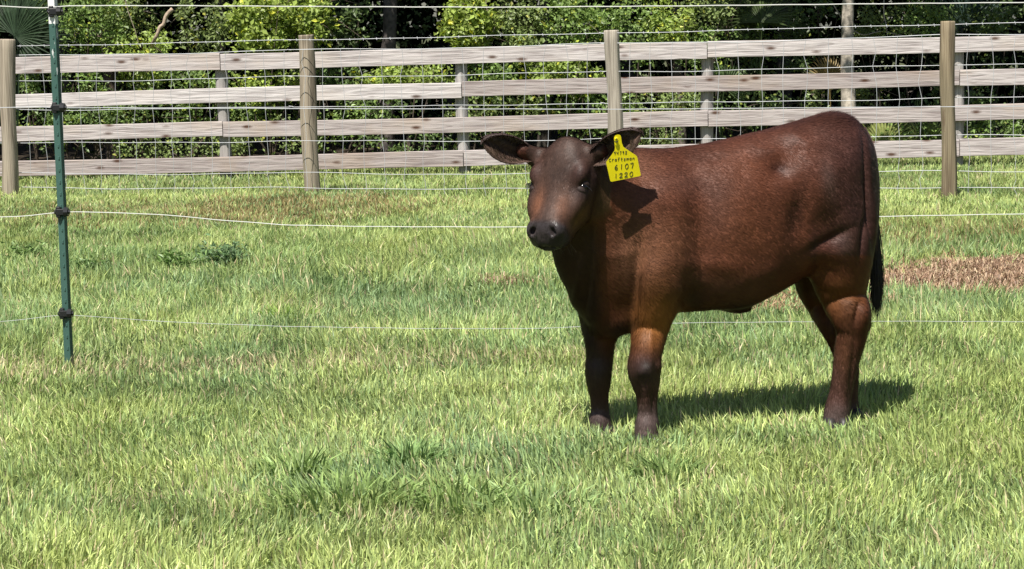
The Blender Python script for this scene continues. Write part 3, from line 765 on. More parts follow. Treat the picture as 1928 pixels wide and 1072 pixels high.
def tree(x, y, r, hgt, label, bark, crown_r=2.4, n_cl=130, lean=0.0, leafcol=(.07, .11, .04), crown_z=4.9, group='trees of the wood'):
    root = empty('tree', (x, y, 0), label, 'tree', group)
    zs = np.linspace(-.1, hgt, 14)
    pts = np.stack([lean * zs + .05 * np.sin(zs * 1.3 + x), .04 * np.sin(zs * 1.7 + y), zs], -1)
    zs = zs; V, F_ = tube(pts, r * (1.15 - .75 * np.linspace(0, 1, 14)) * (1 + .35 * np.exp(-zs * 3).clip(0, 1)), 14)
    ang = np.tile(np.arange(14) / 14 * 6.283, 14); V[:, :2] += (r * .08 * np.sin(ang * 4 + V[:, 2] * 3))[:, None] * np.stack([np.cos(ang), np.sin(ang)], -1)
    cb = np.array(bark) * (0.35 + 1.1 * fbm(V * np.array([1, 1, .6]), .07, 31))[:, None]
    m = MB(); m.add(V, F_, cb)
    for k in range(7):
        a = rng.uniform(0, 6.283); z0 = rng.uniform(2.6, hgt * .9); b0 = np.array([lean * z0, 0, z0]); e = b0 + np.array([math.cos(a), math.sin(a), .5]) * crown_r * rng.uniform(.5, .9)
        m.tube(catmull_([b0, (b0 + e) / 2 + [0, 0, .15], e]), np.linspace(r * .35, r * .08, 9), 6, bark)
    m.build('trunk', M_bark, root, True)
    (V, F_), n_, _ = clusters(n_cl, 22, (crown_r, crown_r, 1.55), .26, .24, (0, 0, .8), .6, .1)
    V += np.array([lean * crown_z, 0, crown_z]); 
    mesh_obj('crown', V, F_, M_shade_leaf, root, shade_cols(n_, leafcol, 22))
    return root
tl = [
 (730, 24.9, .085, 'grey trunk standing in the dark gap right of the second wooden post', (.14, .12, .11)),
 (1607, 23.65, .066, 'pale lichen covered trunk left of the fourth wooden post', (.62, .55, .45)),
 (1275, 25.6, .05, 'thin grey trunk behind the vines left of the third grey post', (.20, .17, .14)),
 (425, 25.2, .05, 'slim dark trunk behind the bushes above the first grey post', (.14, .11, .09)),
 (205, 25.4, .07, 'brownish trunk hidden in the bushes right of the white post tip', (.15, .11, .09)),
 (1020, 25.8, .06, 'dark trunk behind the twiggy bush left of the third wooden post', (.12, .10, .08)),
 (1790, 26.4, .09, 'dark trunk behind the fourth wooden post', (.10, .085, .075)),
 (-220, 25.0, .08, 'trunk beyond the left edge of the woods view', (.15, .12, .1)),
 (2150, 25.0, .08, 'trunk beyond the right edge of the woods view', (.15, .12, .1)),
 (600, 27.8, .09, 'shaded trunk deep in the wood behind the second wooden post', (.10, .085, .075)),
 (850, 28.2, .08, 'shaded trunk deep in the wood behind the second grey post', (.10, .085, .075)),
 (1480, 28.0, .09, 'shaded trunk deep in the wood right of the third grey post', (.10, .085, .075)),
 (1180, 28.6, .08, 'shaded trunk deep in the wood behind the third wooden post', (.10, .085, .075)),
 (120, 28.2, .08, 'shaded trunk deep in the wood behind the green post', (.10, .085, .075)),
 (1950, 28.5, .09, 'shaded trunk deep in the wood at the right edge', (.10, .085, .075)),
 (-350, 28.2, .08, 'shaded trunk deep in the wood beyond the left edge', (.10, .085, .075)),
 (2300, 28.2, .08, 'shaded trunk deep in the wood beyond the right edge', (.10, .085, .075))]
for k, (u, y_, r_, lb, bk) in enumerate(tl):
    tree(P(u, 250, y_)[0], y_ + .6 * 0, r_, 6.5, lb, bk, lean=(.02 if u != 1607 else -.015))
# far-off wood and shaded undergrowth: masses nobody could count
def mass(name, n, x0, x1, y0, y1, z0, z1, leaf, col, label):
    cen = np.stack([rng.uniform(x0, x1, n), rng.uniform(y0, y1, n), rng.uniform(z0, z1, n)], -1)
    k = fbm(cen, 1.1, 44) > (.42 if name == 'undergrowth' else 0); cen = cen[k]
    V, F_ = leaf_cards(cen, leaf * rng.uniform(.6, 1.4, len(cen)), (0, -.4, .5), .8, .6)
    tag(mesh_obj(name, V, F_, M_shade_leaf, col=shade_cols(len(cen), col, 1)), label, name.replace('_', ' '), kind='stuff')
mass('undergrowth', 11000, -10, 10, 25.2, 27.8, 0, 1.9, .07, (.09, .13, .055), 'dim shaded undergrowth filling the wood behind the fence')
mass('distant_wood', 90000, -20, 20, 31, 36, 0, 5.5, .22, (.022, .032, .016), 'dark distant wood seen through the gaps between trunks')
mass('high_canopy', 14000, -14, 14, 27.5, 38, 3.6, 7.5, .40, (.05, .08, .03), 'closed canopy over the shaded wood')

def branch(pts, r0, r1, col, name, label, cat):
    q = catmull_([P(u, v, Y) for u, v, Y in pts], 5); b0 = q[0].copy(); m = MB()
    m.tube(q - b0, np.linspace(r0, r1, len(q)), 8, col); o = m.build(name, M_bark, None, True); o.location = [float(c) for c in b0]; tag(o, label, cat); return o
branch([(262, 300, 25.2), (282, 110, 23.9), (291, 76, 23.55), (296, 66, 23.5), (301, 52, 23.5), (308, 46, 23.5), (313, 30, 23.5), (325, 17, 23.5)], .017, .024, (.52, .40, .29), 'dead_branch', 'pale broken dead branch leaning among the bushes at the upper left', 'branch')
branch([(1670, -160, 23.9), (1664, 10, 23.9), (1668, 45, 23.9), (1672, 75, 23.9)], .008, .005, (.5, .45, .38), 'hanging_vine', 'pale vine hanging down right of the pale trunk', 'vine')
branch([(1570, 10, 23.9), (1585, 35, 23.9), (1600, 52, 23.9), (1625, 66, 23.9), (1660, 60, 23.9), (1710, 70, 23.9)], .007, .005, (.5, .44, .36), 'hanging_vine', 'pale vine crossing the foot of the pale trunk just above the top board', 'vine')
branch([(225, -60, 23.8), (238, 10, 23.8), (255, 60, 23.8), (262, 90, 23.8)], .006, .004, (.36, .30, .22), 'hanging_vine', 'thin vine in the bushes left of the dead leaning branch', 'vine')
branch([(925, -60, 23.7), (915, 10, 23.7), (932, 50, 23.7), (905, 90, 23.7)], .006, .004, (.40, .33, .24), 'hanging_vine', 'curly vine on the bright climber above the second grey post', 'vine')
# ------------------------------------------------------------------ calf
H_GRID = 0.0055
GO = np.array([0.0, 0.0, 0.0])          # grid origin set below
pmin = np.array([P(960, 600, 7.4)[0], 6.98, -0.02]); pmax = np.array([P(1672, 600, 7.7)[0], 8.14, 1.24])
gn = np.ceil((pmax - pmin) / H_GRID).astype(int)
gx = (pmin[0] + np.arange(gn[0]) * H_GRID).astype(np.float32)
gy = (pmin[1] + np.arange(gn[1]) * H_GRID).astype(np.float32)
gz = (pmin[2] + np.arange(gn[2]) * H_GRID).astype(np.float32)
FIELD = np.full(tuple(gn), 0.3, np.float32)

def sub(lo, hi):
    a = np.clip(np.floor((np.asarray(lo) - pmin) / H_GRID).astype(int), 0, gn - 1)
    b = np.clip(np.ceil((np.asarray(hi) - pmin) / H_GRID).astype(int) + 1, 1, gn)
    sl = tuple(slice(a[i], b[i]) for i in range(3))
    return sl, gx[sl[0]][:, None, None], gy[sl[1]][None, :, None], gz[sl[2]][None, None, :]
def smin(a, b, k):
    h = np.clip(0.5 + 0.5 * (b - a) / k, 0, 1); return b * (1 - h) + a * h - k * h * (1 - h)
def smax(a, b, k): return -smin(-a, -b, k)
def catmull(N, m=5):
    N = np.asarray(N, float); Pd = np.vstack([2 * N[0] - N[1], N, 2 * N[-1] - N[-2]]); out = []
    for i in range(1, len(Pd) - 2):
        for j in range(m):
            s = j / m; a, b, c, d = Pd[i - 1:i + 3]
            out.append(0.5 * ((2 * b) + (c - a) * s + (2 * a - 5 * b + 4 * c - d) * s * s + (-a + 3 * b - 3 * c + d) * s ** 3))
    out.append(N[-1]); return np.array(out)
PXM = lambda Y: 1.0 * Y / F_PX      # metres per pixel at depth Y (near the optical axis)

def limb(nodes, k=0.03, m=5):
    """nodes: (u, v, Y, half width px, half depth m); elliptical cross sections swept along the joints"""
    N = np.array([list(P(u, v, Y)) + [hw * PXM(Y), hd] for u, v, Y, hw, hd in nodes])
    N = catmull(N, m) if len(N) > 2 else N
    R = N[:, 3:].max() + 0.06
    sl, x, y, z = sub(N[:, :3].min(0) - R, N[:, :3].max(0) + R)
    best = None
    for a, b in zip(N[:-1], N[1:]):
        d = b[:3] - a[:3]; L2 = max((d * d).sum(), 1e-9)
        tt = np.clip(((x - a[0]) * d[0] + (y - a[1]) * d[1] + (z - a[2]) * d[2]) / L2, 0, 1)
        rx = x - (a[0] + tt * d[0]); ry = y - (a[1] + tt * d[1]); rz = z - (a[2] + tt * d[2])
        rn = a[3] + tt * (b[3] - a[3]); rd = a[4] + tt * (b[4] - a[4])
        e = np.sqrt((rx * rx + rz * rz) / rn ** 2 + ry * ry / rd ** 2)
        dd = (e - 1) * np.minimum(rn, rd)
        best = dd if best is None else np.minimum(best, dd)
    FIELD[sl] = smin(FIELD[sl], best, k)
def ball(c, r, k=0.03, neg=False, ax=None):
    """ellipsoid at c with radii r along world axes or along the rows of ax"""
    c = np.asarray(c, float); r = np.broadcast_to(np.asarray(r, float), (3,)); R = r.max() + 0.05
    sl, x, y, z = sub(c - R, c + R)
    x = x - c[0]; y = y - c[1]; z = z - c[2]
    if ax is None: e = np.sqrt((x / r[0]) ** 2 + (y / r[1]) ** 2 + (z / r[2]) ** 2)
    else:
        q = [(x * a[0] + y * a[1] + z * a[2]) / ri for a, ri in zip(ax, r)]; e = np.sqrt(q[0] ** 2 + q[1] ** 2 + q[2] ** 2)
    d = (e - 1) * r.min()
    FIELD[sl] = smax(FIELD[sl], -d, k) if neg else smin(FIELD[sl], d, k)

# --- trunk: slices along the picture's horizontal
YC = lambda u: 7.53 + (u - 1130) / 510 * 0.25
TR = np.array([  # u, top, bottom, half width, taper (narrower on top +)
 [1074, 430, 455, .040, 0], [1084, 395, 490, .075, .0], [1100, 355, 545, .110, .08], [1120, 318, 590, .140, .18], [1150, 297, 615, .158, .28], [1190, 286, 610, .168, .34],
 [1230, 283, 596, .180, .34], [1270, 279, 586, .192, .30], [1330, 270, 578, .208, .22], [1390, 257, 575, .218, .18],
 [1440, 245, 556, .214, .12], [1490, 231, 521, .208, .03], [1530, 221, 505, .208, -.02], [1565, 215, 490, .202, -.02],
 [1595, 218, 480, .190, 0], [1618, 231, 465, .165, 0], [1634, 255, 440, .130, 0], [1645, 292, 410, .085, 0], [1650, 335, 375, .03, 0]])
us = TR[:, 0]
xs_t = np.array([P(u, (a + b) / 2, YC(u))[0] for u, a, b, _, _ in TR])
zt_t = np.array([P(u, a, YC(u))[2] for u, a, b, _, _ in TR]); zb_t = np.array([P(u, b, YC(u))[2] for u, a, b, _, _ in TR])
sl, x, y, z = sub((xs_t[0] - 0.03, 7.2, 0.3), (xs_t[-1] + 0.03, 8.1, 1.23))
x1 = x[:, 0, 0]
def cinterp(xq, xp, fp_):
    q = np.linspace(0, 1, 400); N = catmull(np.stack([xp, fp_], 1), 12); return np.interp(xq, N[:, 0], N[:, 1])
zt = cinterp(x1, xs_t, zt_t)[:, None, None]; zb2 = cinterp(x1, xs_t, zb_t)[:, None, None]
hw_ = np.maximum(cinterp(x1, xs_t, TR[:, 3]), .01)[:, None, None]; tp_ = np.interp(x1, xs_t, TR[:, 4])[:, None, None]
lt_ = np.interp(x1, [P(u, 500, 7.55)[0] for u in (1120, 1200, 1240, 1290)], [.36, .36, .26, .0])[:, None, None]
yc_ = np.interp(x1, xs_t, [YC(u) for u in us])[:, None, None]
Hh = np.maximum((zt - zb2) / 2, .008); zc = (zt + zb2) / 2
lw_ = np.interp(x1, [P(u, 500, 7.6)[0] for u in (1240, 1320, 1500, 1560)], [0, 1, 1, .3])[:, None, None]
zn = (z - zc) / Hh; ww = hw_ * (1 - tp_ * np.clip(zn, -1, 1) - (0.10 * (1 - lw_) + lt_) * np.clip(-zn - .1, 0, 1))
pw = 2.25 + 1.1 * lw_ * np.clip(-zn * 2.0 + .2, 0, 1)
d = ((np.abs((y - yc_) / ww) ** pw + np.abs(zn) ** pw) ** (1 / pw) - 1) * np.minimum(ww, Hh)
ends = np.maximum(xs_t[0] - x, x - xs_t[-1]); d = np.maximum(d, ends)
FIELD[sl] = smin(FIELD[sl], d.astype(np.float32), 0.02)

# --- legs
gY = lambda u, v: G(u, v)[1]
Ynf, Yff, Ynr, Yfr = 7.39, 7.545, 7.61, 7.77
limb([(1245, 400, 7.47, 62, .09), (1245, 470, 7.45, 60, .095), (1240, 530, 7.43, 50, .085), (1233, 575, 7.43, 42, .07), (1225, 620, 7.435, 34, .056), (1217, 660, Ynf, 30, .050),
      (1213, 692, Ynf - .005, 32, .053), (1215, 715, Ynf, 28, .047), (1218, 745, Ynf, 21, .034), (1219, 778, Ynf, 19.5, .033), (1218, 803, Ynf - .01, 24, .040), (1218, 820, Ynf - .02, 24, .040)], .05)
limb([(1110, 480, 7.62, 42, .07), (1122, 545, 7.61, 43, .075), (1127, 595, 7.60, 36, .062), (1129, 635, Yff, 29, .05), (1129, 670, Yff, 26, .047), (1127, 696, Yff - .005, 26, .048),
      (1127, 720, Yff, 23, .042), (1128, 745, Yff, 18, .032), (1129, 773, Yff, 18, .032), (1129, 793, Yff - .01, 22, .038), (1130, 806, Yff - .015, 24, .038)], .045)
limb([(1580, 330, 7.69, 66, .09), (1585, 400, 7.65, 68, .10), (1584, 460, 7.64, 64, .10), (1582, 515, 7.65, 55, .085), (1585, 555, 7.66, 41, .064), (1600, 592, Ynr, 36, .052), (1604, 625, Ynr, 30, .046),
      (1596, 665, Ynr, 26, .038), (1590, 700, Ynr, 22.5, .034), (1583, 740, Ynr, 22, .034), (1577, 773, Ynr - .005, 25, .040), (1574, 797, Ynr - .015, 25, .041)], .05)
limb([(1606, 560, 7.665, 20, .03), (1625, 585, 7.67, 14, .026), (1626, 612, 7.67, 14, .026)], .03)
limb([(1570, 420, 7.86, 62, .09), (1548, 480, 7.87, 52, .09), (1540, 530, 7.86, 42, .075), (1553, 575, 7.85, 32, .055), (1573, 612, Yfr, 30, .045), (1588, 650, Yfr, 26, .038), (1597, 695, Yfr, 21, .033),
      (1597, 740, Yfr, 19, .033), (1597, 765, Yfr, 20, .036), (1597, 785, Yfr - .01, 20, .038)], .05)
# brisket fold, navel sheath, flank skin
limb([(1105, 560, 7.52, 26, .07), (1145, 594, 7.50, 30, .06), (1180, 590, 7.51, 26, .06)], .045)
limb([(1345, 560, 7.66, 14, .04), (1385, 573, 7.67, 15, .04), (1402, 577, 7.67, 10, .03)], .035)
limb([(1470, 500, 7.60, 30, .05), (1520, 455, 7.60, 30, .06)], .06)

# --- neck
limb([(1205, 400, 7.53, 104, .135), (1160, 395, 7.50, 98, .115), (1128, 375, 7.46, 80, .105), (1100, 345, 7.43, 58, .090), (1085, 320, 7.41, 44, .075)], .05)
limb([(1088, 400, 7.43, 38, .060), (1082, 450, 7.46, 44, .070), (1092, 500, 7.49, 44, .085), (1124, 556, 7.53, 38, .085)], .045)

# --- head, in its own frame
HA = math.radians(28); AL = math.radians(38)
hd = np.array([-math.sin(HA), -math.cos(HA), 0]); HZ = np.array([0, 0, 1.0])
HF = hd * math.sin(AL) - HZ * math.cos(AL); HU = hd * math.cos(AL) + HZ * math.sin(AL); HS = np.cross(HU, HF)
if HS[0] < 0: HS = -HS
POLL = P(1066, 268, 7.36)
def hp(t, s, u): return POLL + t * HF + s * HS + u * HU
HT = np.array([  # t, half width, top, bottom, power
 [-.035, .030, -.030, -.060, 2.2], [-.02, .050, .004, -.09, 2.0], [.0, .068, .018, -.115, 2.1], [.04, .088, .024, -.15, 2.2], [.08, .100, .021, -.172, 2.4], [.12, .104, .012, -.18, 2.5],
 [.16, .097, .003, -.178, 2.2], [.19, .092, -.003, -.170, 2.1], [.22, .085, -.006, -.156, 2.05], [.25, .076, -.008, -.140, 2.1], [.275, .068, -.008, -.126, 2.3],
 [.30, .058, -.009, -.118, 2.6], [.322, .056, -.015, -.116, 2.9], [.342, .054, -.026, -.113, 2.9], [.357, .045, -.042, -.110, 2.4], [.369, .030, -.058, -.098, 2.1]])
hc = hp(.19, 0, -.08)
sl, x, y, z = sub(hc - .30, hc + .30)
dx, dy, dz = x - POLL[0], y - POLL[1], z - POLL[2]
T = dx * HF[0] + dy * HF[1] + dz * HF[2]; S = dx * HS[0] + dy * HS[1] + dz * HS[2]; U = dx * HU[0] + dy * HU[1] + dz * HU[2]
cr_ = catmull(HT, 8)
ip = lambda c: np.interp(T, cr_[:, 0], cr_[:, c])
W_, A_, B_ = np.maximum(ip(1), .008), ip(2), ip(3); PW = ip(4)
Hh = np.maximum((A_ - B_) / 2, .005); un = (U - (A_ + B_) / 2) / Hh
jaw = 1 - 0.20 * np.clip(-un, 0, 1) * np.clip(1 - (T - .30) / .1, 0, 1)      # cheeks narrow towards the jaw
d = ((np.abs(S / (W_ * jaw)) ** PW + np.abs(un) ** PW) ** (1 / PW) - 1) * np.minimum(W_, Hh)
d = np.maximum(d, np.maximum(HT[0, 0] - T, T - HT[-1, 0]))
FIELD[sl] = smin(FIELD[sl], d.astype(np.float32), 0.025)
HAX = (HF, HS, HU)
for sg in (-1, 1):
    ball(hp(.116, sg * .084, -.012), (.034, .021, .020), .022, ax=HAX)            # brow
    ball(hp(.156, sg * .116, -.040), (.026, .030, .024), .015, True, ax=HAX)      # socket
    ball(hp(.196, sg * .080, -.050), (.042, .018, .016), .02, ax=HAX)           # cheek bone
    ball(hp(.322, sg * .048, -.042), (.028, .019, .022), .02, ax=HAX)
    ball(hp(.300, sg * .052, -.088), (.050, .018, .026), .02, ax=HAX)            # lips            # nostril wing
    ball(hp(.16, sg * .07, -.115), (.085, .030, .055), .05, ax=HAX)              # jaw muscle

ball(hp(.310, 0, -.110), (.042, .040, .020), .02, ax=HAX)                        # chin
for sg in (-1, 1):
    ball(hp(.336, sg * .037, -.030), (.013, .010, .021), .006, True, ax=(HF, (HS + sg * HU * .5) / np.linalg.norm(HS + sg * HU * .5), (HU - sg * HS * .5) / np.linalg.norm(HU - sg * HS * .5)))
    for q in range(8):                                                           # mouth line
        s_ = q / 7.0; ball(hp(.366 - .085 * s_ ** 1.5, sg * (.004 + .060 * s_ ** .6), -.084 - .006 * s_), .0075, .006, True)

limb([(1092, 303, 7.40, 24, .035), (1112, 295, 7.355, 20, .030), (1130, 284, 7.325, 16, .022)], .03)
limb([(1024, 302, 7.42, 24, .035), (1004, 294, 7.415, 19, .028), (986, 284, 7.40, 15, .020)], .03)
def surface_nets(f, origin, h):
    s = f < 0
    c = [s[i:s.shape[0] - 1 + i, j:s.shape[1] - 1 + j, k:s.shape[2] - 1 + k] for i in (0, 1) for j in (0, 1) for k in (0, 1)]
    tot = sum(a.astype(np.int8) for a in c); act = (tot > 0) & (tot < 8)
    I = np.stack(np.nonzero(act), -1); idx = np.full(act.shape, -1, np.int32); idx[act] = np.arange(len(I))
    offs = np.array([[i, j, k] for i in (0, 1) for j in (0, 1) for k in (0, 1)])
    vals = np.stack([f[I[:, 0] + o[0], I[:, 1] + o[1], I[:, 2] + o[2]] for o in offs], 1)
    acc = np.zeros((len(I), 3)); cnt = np.zeros(len(I))
    for a in range(8):
        for b in range(a + 1, 8):
            if np.abs(offs[a] - offs[b]).sum() != 1: continue
            va, vb = vals[:, a], vals[:, b]; m = (va < 0) != (vb < 0)
            t_ = np.where(m, va / (va - vb + 1e-12), 0)[:, None]
            acc += np.where(m[:, None], offs[a] + t_ * (offs[b] - offs[a]), 0); cnt += m
    V = (I + acc / cnt[:, None]) * h + origin
    quads = []
    for ax in range(3):
        a1, a2 = (ax + 1) % 3, (ax + 2) % 3
        lo = [slice(0, n_) for n_ in s.shape]; hi = list(lo)
        lo[ax] = slice(0, s.shape[ax] - 1); hi[ax] = slice(1, s.shape[ax])
        d_ = s[tuple(lo)] != s[tuple(hi)]
        E = np.stack(np.nonzero(d_), -1)
        E = E[(E[:, a1] > 0) & (E[:, a2] > 0) & (E[:, a1] < s.shape[a1] - 1) & (E[:, a2] < s.shape[a2] - 1)]
        e1 = np.zeros(3, int); e1[a1] = 1; e2 = np.zeros(3, int); e2[a2] = 1
        q = np.stack([idx[tuple((E - e1 - e2).T)], idx[tuple((E - e2).T)], idx[tuple(E.T)], idx[tuple((E - e1).T)]], -1)
        ins = s[tuple(E.T)]
        q = np.where(ins[:, None], q, q[:, ::-1]); quads.append(q)
    return V, np.concatenate(quads)
BV, BF = surface_nets(FIELD, pmin, H_GRID)
del FIELD
# keep the largest connected piece
def adjacency(F_, n):
    e = np.concatenate([F_[:, [0, 1]], F_[:, [1, 2]], F_[:, [2, 3]], F_[:, [3, 0]]]); return np.concatenate([e, e[:, ::-1]])
ED = adjacency(BF, len(BV)); DEG = np.bincount(ED[:, 0], minlength=len(BV)).astype(float)
def smooth(V, it, lam=0.5):
    for _ in range(it):
        A = np.stack([np.bincount(ED[:, 0], V[ED[:, 1], k], len(V)) for k in range(3)], -1) / DEG[:, None]
        V = V + lam * (A - V)
    return V
def taubin(V, it):
    for _ in range(it): V = smooth(V, 1, .55); V = smooth(V, 1, -.57)
    return V
def vnormals(V, F_):
    n_ = np.cross(V[F_[:, 2]] - V[F_[:, 0]], V[F_[:, 3]] - V[F_[:, 1]]); o = np.zeros_like(V)
    for k in range(4):
        for a in range(3): o[:, a] += np.bincount(F_[:, k], n_[:, a], len(V))
    return o / (np.linalg.norm(o, axis=1)[:, None] + 1e-12)
BV0 = BV.copy(); BV = smooth(BV, 2); 
hdist = np.linalg.norm(BV - hp(.3, 0, -.05), axis=1)
BVs = taubin(BV, 8); wgt = sstep(.14, .25, hdist)[:, None]
BV = BV * (1 - wgt) + BVs * wgt
BN = vnormals(BV, BF)
if BN[np.argmax(BV[:, 2]), 2] < 0: BF = BF[:, ::-1]; BN = -BN
pu, pv = to_px(BV)
def brush(u, v, ru, rv, amt, rot=0.0):
    global BV
    c, s_ = math.cos(math.radians(rot)), math.sin(math.radians(rot))
    a = ((pu - u) * c + (pv - v) * s_) / ru; b = (-(pu - u) * s_ + (pv - v) * c) / rv
    w_ = np.exp(-(a * a + b * b)) * np.clip(-BN[:, 1] * 2.5, 0, 1)
    BV = BV + BN * (w_ * amt)[:, None]
# muscles and bones on the near side
for a in [
 (1250, 400, 60, 80, .012), (1238, 520, 45, 45, .010), (1312, 440, 18, 90, -.006, -8), (1300, 560, 30, 18, -.016, -20), (1196, 520, 12, 70, -.014, 8),
 (1205, 400, 30, 60, .010), (1160, 330, 12, 50, -.006), (1390, 430, 70, 90, .012), (1474, 304, 30, 28, -.014, 30), (1505, 262, 26, 16, .006, 20), (1455, 285, 22, 10, .006),
 (1500, 410, 18, 60, -.011, 12), (1565, 350, 42, 60, .014, 10), (1520, 350, 30, 50, .008), (1610, 300, 24, 40, .010), (1634, 370, 5, 75, -.030, -6), (1626, 440, 6, 40, -.016, 8), (1465, 318, 16, 16, -.010, 0), (1600, 430, 14, 50, .008, -12),
 (1560, 452, 40, 9, -.012, -28), (1568, 478, 34, 20, .012, -20), (1535, 545, 34, 8, -.006), (1572, 535, 30, 20, .008), (1612, 585, 8, 24, -.012, 10), (1628, 590, 10, 22, .007),
 (1210, 690, 16, 18, .006), (1236, 700, 6, 26, -.004), (1217, 745, 7, 30, .004), (1590, 700, 7, 60, .004, 4), (1230, 752, 3.5, 34, -.005), (1206, 752, 3, 30, -.003), (1240, 690, 6, 12, .006), (1208, 700, 10, 8, .004), (1604, 690, 4, 60, -.005, 5), (1562, 640, 8, 16, .004), (1225, 640, 5, 50, .004), (1198, 560, 10, 40, -.006, 4), (1275, 545, 12, 16, .006), (1575, 772, 14, 12, .003), (1218, 800, 14, 10, .003),
 (1340, 500, 60, 16, .005, 4), (1420, 520, 50, 14, .004, -20), (1350, 300, 60, 10, -.004, -12), (1120, 420, 8, 60, -.008, 6), (1090, 520, 6, 60, .006, 12), (1107, 540, 7, 60, -.008, 10)]:
    brush(*a)
BV = BV + BN * (0.0035 * (fbm(BV, .05, 4) - .5) + .006 * (fbm(BV, .16, 8) - .5))[:, None] * (0.35 + .65 * wgt)
BV = smooth(BV, 1, .4)
BN = vnormals(BV, BF)

# --- ears (built finer, part of the same skin)
def ear(base, tip, wdir_px, Y0, Y1, Wm, cup, curl, sgn):
    a0 = P(base[0], base[1], Y0); a1 = P(tip[0], tip[1], Y1); A = a1 - a0; L = np.linalg.norm(A); A /= L
    wv = P(base[0] + wdir_px[0], base[1] + wdir_px[1], Y0) - a0; wv -= (wv @ A) * A; wv /= np.linalg.norm(wv)
    N = np.cross(A, wv); 
    if N[1] > 0: N = -N                              # towards the viewer
    ns, nr = 26, 21; S_ = np.linspace(0, 1, ns); R_ = np.linspace(-1, 1, nr)
    def prof(s):
        if s < .5: return Wm * (.50 + .50 * math.sin(s / .5 * math.pi / 2) ** 1.2)
        return Wm * max(0.0, 1 - ((s - .5) / .5) ** 2.0) ** .62
    def surf(s, r, off):
        w_ = prof(s); cd = cup * (1 - .35 * s) * (1.25 - .5 * s); 
        back = -cd * (1 - r * r) + cd * .35
        up = r < 0
        rr_ = r * (1 - .10 * curl * (r < 0) * abs(r) ** 3)
        roll = (curl * .022 * abs(r) ** 4) if up else 0
        droop = -0.018 * sgn * 0 + 0.010 * math.sin(s * 3)
        return a0 + A * L * (s * (1 - .05 * (1 - r * r) * 0)) + wv * (w_ * rr_ + roll) + N * (back + droop + off * (1 - .75 * abs(r) ** 4) * (1 - s ** 6)) + N * 0.006 * math.sin(r * 7 + s * 4)
    outer = np.array([[surf(s, r, -.009) for r in R_] for s in S_]); inner = np.array([[surf(s, r, +.0) for r in R_] for s in S_])
    V = np.concatenate([outer.reshape(-1, 3), inner.reshape(-1, 3)]); nn = ns * nr
    i = np.arange(ns - 1)[:, None] * nr; j = np.arange(nr - 1)[None]
    q = np.stack([i + j, i + j + 1, i + nr + j + 1, i + nr + j], -1).reshape(-1, 4)
    Fo = q; Fi = q[:, ::-1] + nn
    rim = []
    for i_ in range(ns - 1):
        for j_ in (0, nr - 1):
            o_ = i_ * nr + j_; f_ = [o_, o_ + nr, o_ + nr + nn, o_ + nn]; rim.append(f_ if j_ == 0 else f_[::-1])
    for j_ in range(nr - 1):
        o_ = (ns - 1) * nr + j_; rim.append([o_ + nn, o_ + nn + 1, o_ + 1, o_])
    F_ = np.concatenate([Fo, Fi, np.array(rim)])
    # orient outwards
    fn = np.cross(V[Fi[:, 2]] - V[Fi[:, 0]], V[Fi[:, 3]] - V[Fi[:, 1]]).sum(0)
    if fn @ N < 0: F_ = F_[:, ::-1]
    inn = np.concatenate([np.zeros(nn), np.ones(nn)]); sl_ = np.tile(np.repeat(S_, nr), 2); rr_ = np.tile(np.tile(R_, ns), 2)
    return V, F_, inn, sl_, rr_
E1 = ear((1108, 296), (1206, 243), (22, 40), 7.33, 7.265, .060, .034, 1.0, 1)
E2 = ear((1004, 286), (907, 260), (-12, 40), 7.41, 7.36, .060, .034, 1.0, -1)
nb_ = len(BV); 
AV = np.concatenate([BV, E1[0], E2[0]]); AF = np.concatenate([BF, E1[1] + nb_, E2[1] + nb_ + len(E1[0])])
AN = vnormals(AV, AF); au, av_ = to_px(AV)
isear = np.concatenate([np.zeros(nb_), np.ones(len(E1[0])), np.ones(len(E2[0]))])
ein = np.concatenate([np.zeros(nb_), E1[2], E2[2]]); es = np.concatenate([np.zeros(nb_), E1[3], E2[3]]); er = np.concatenate([np.zeros(nb_), E1[4], E2[4]])

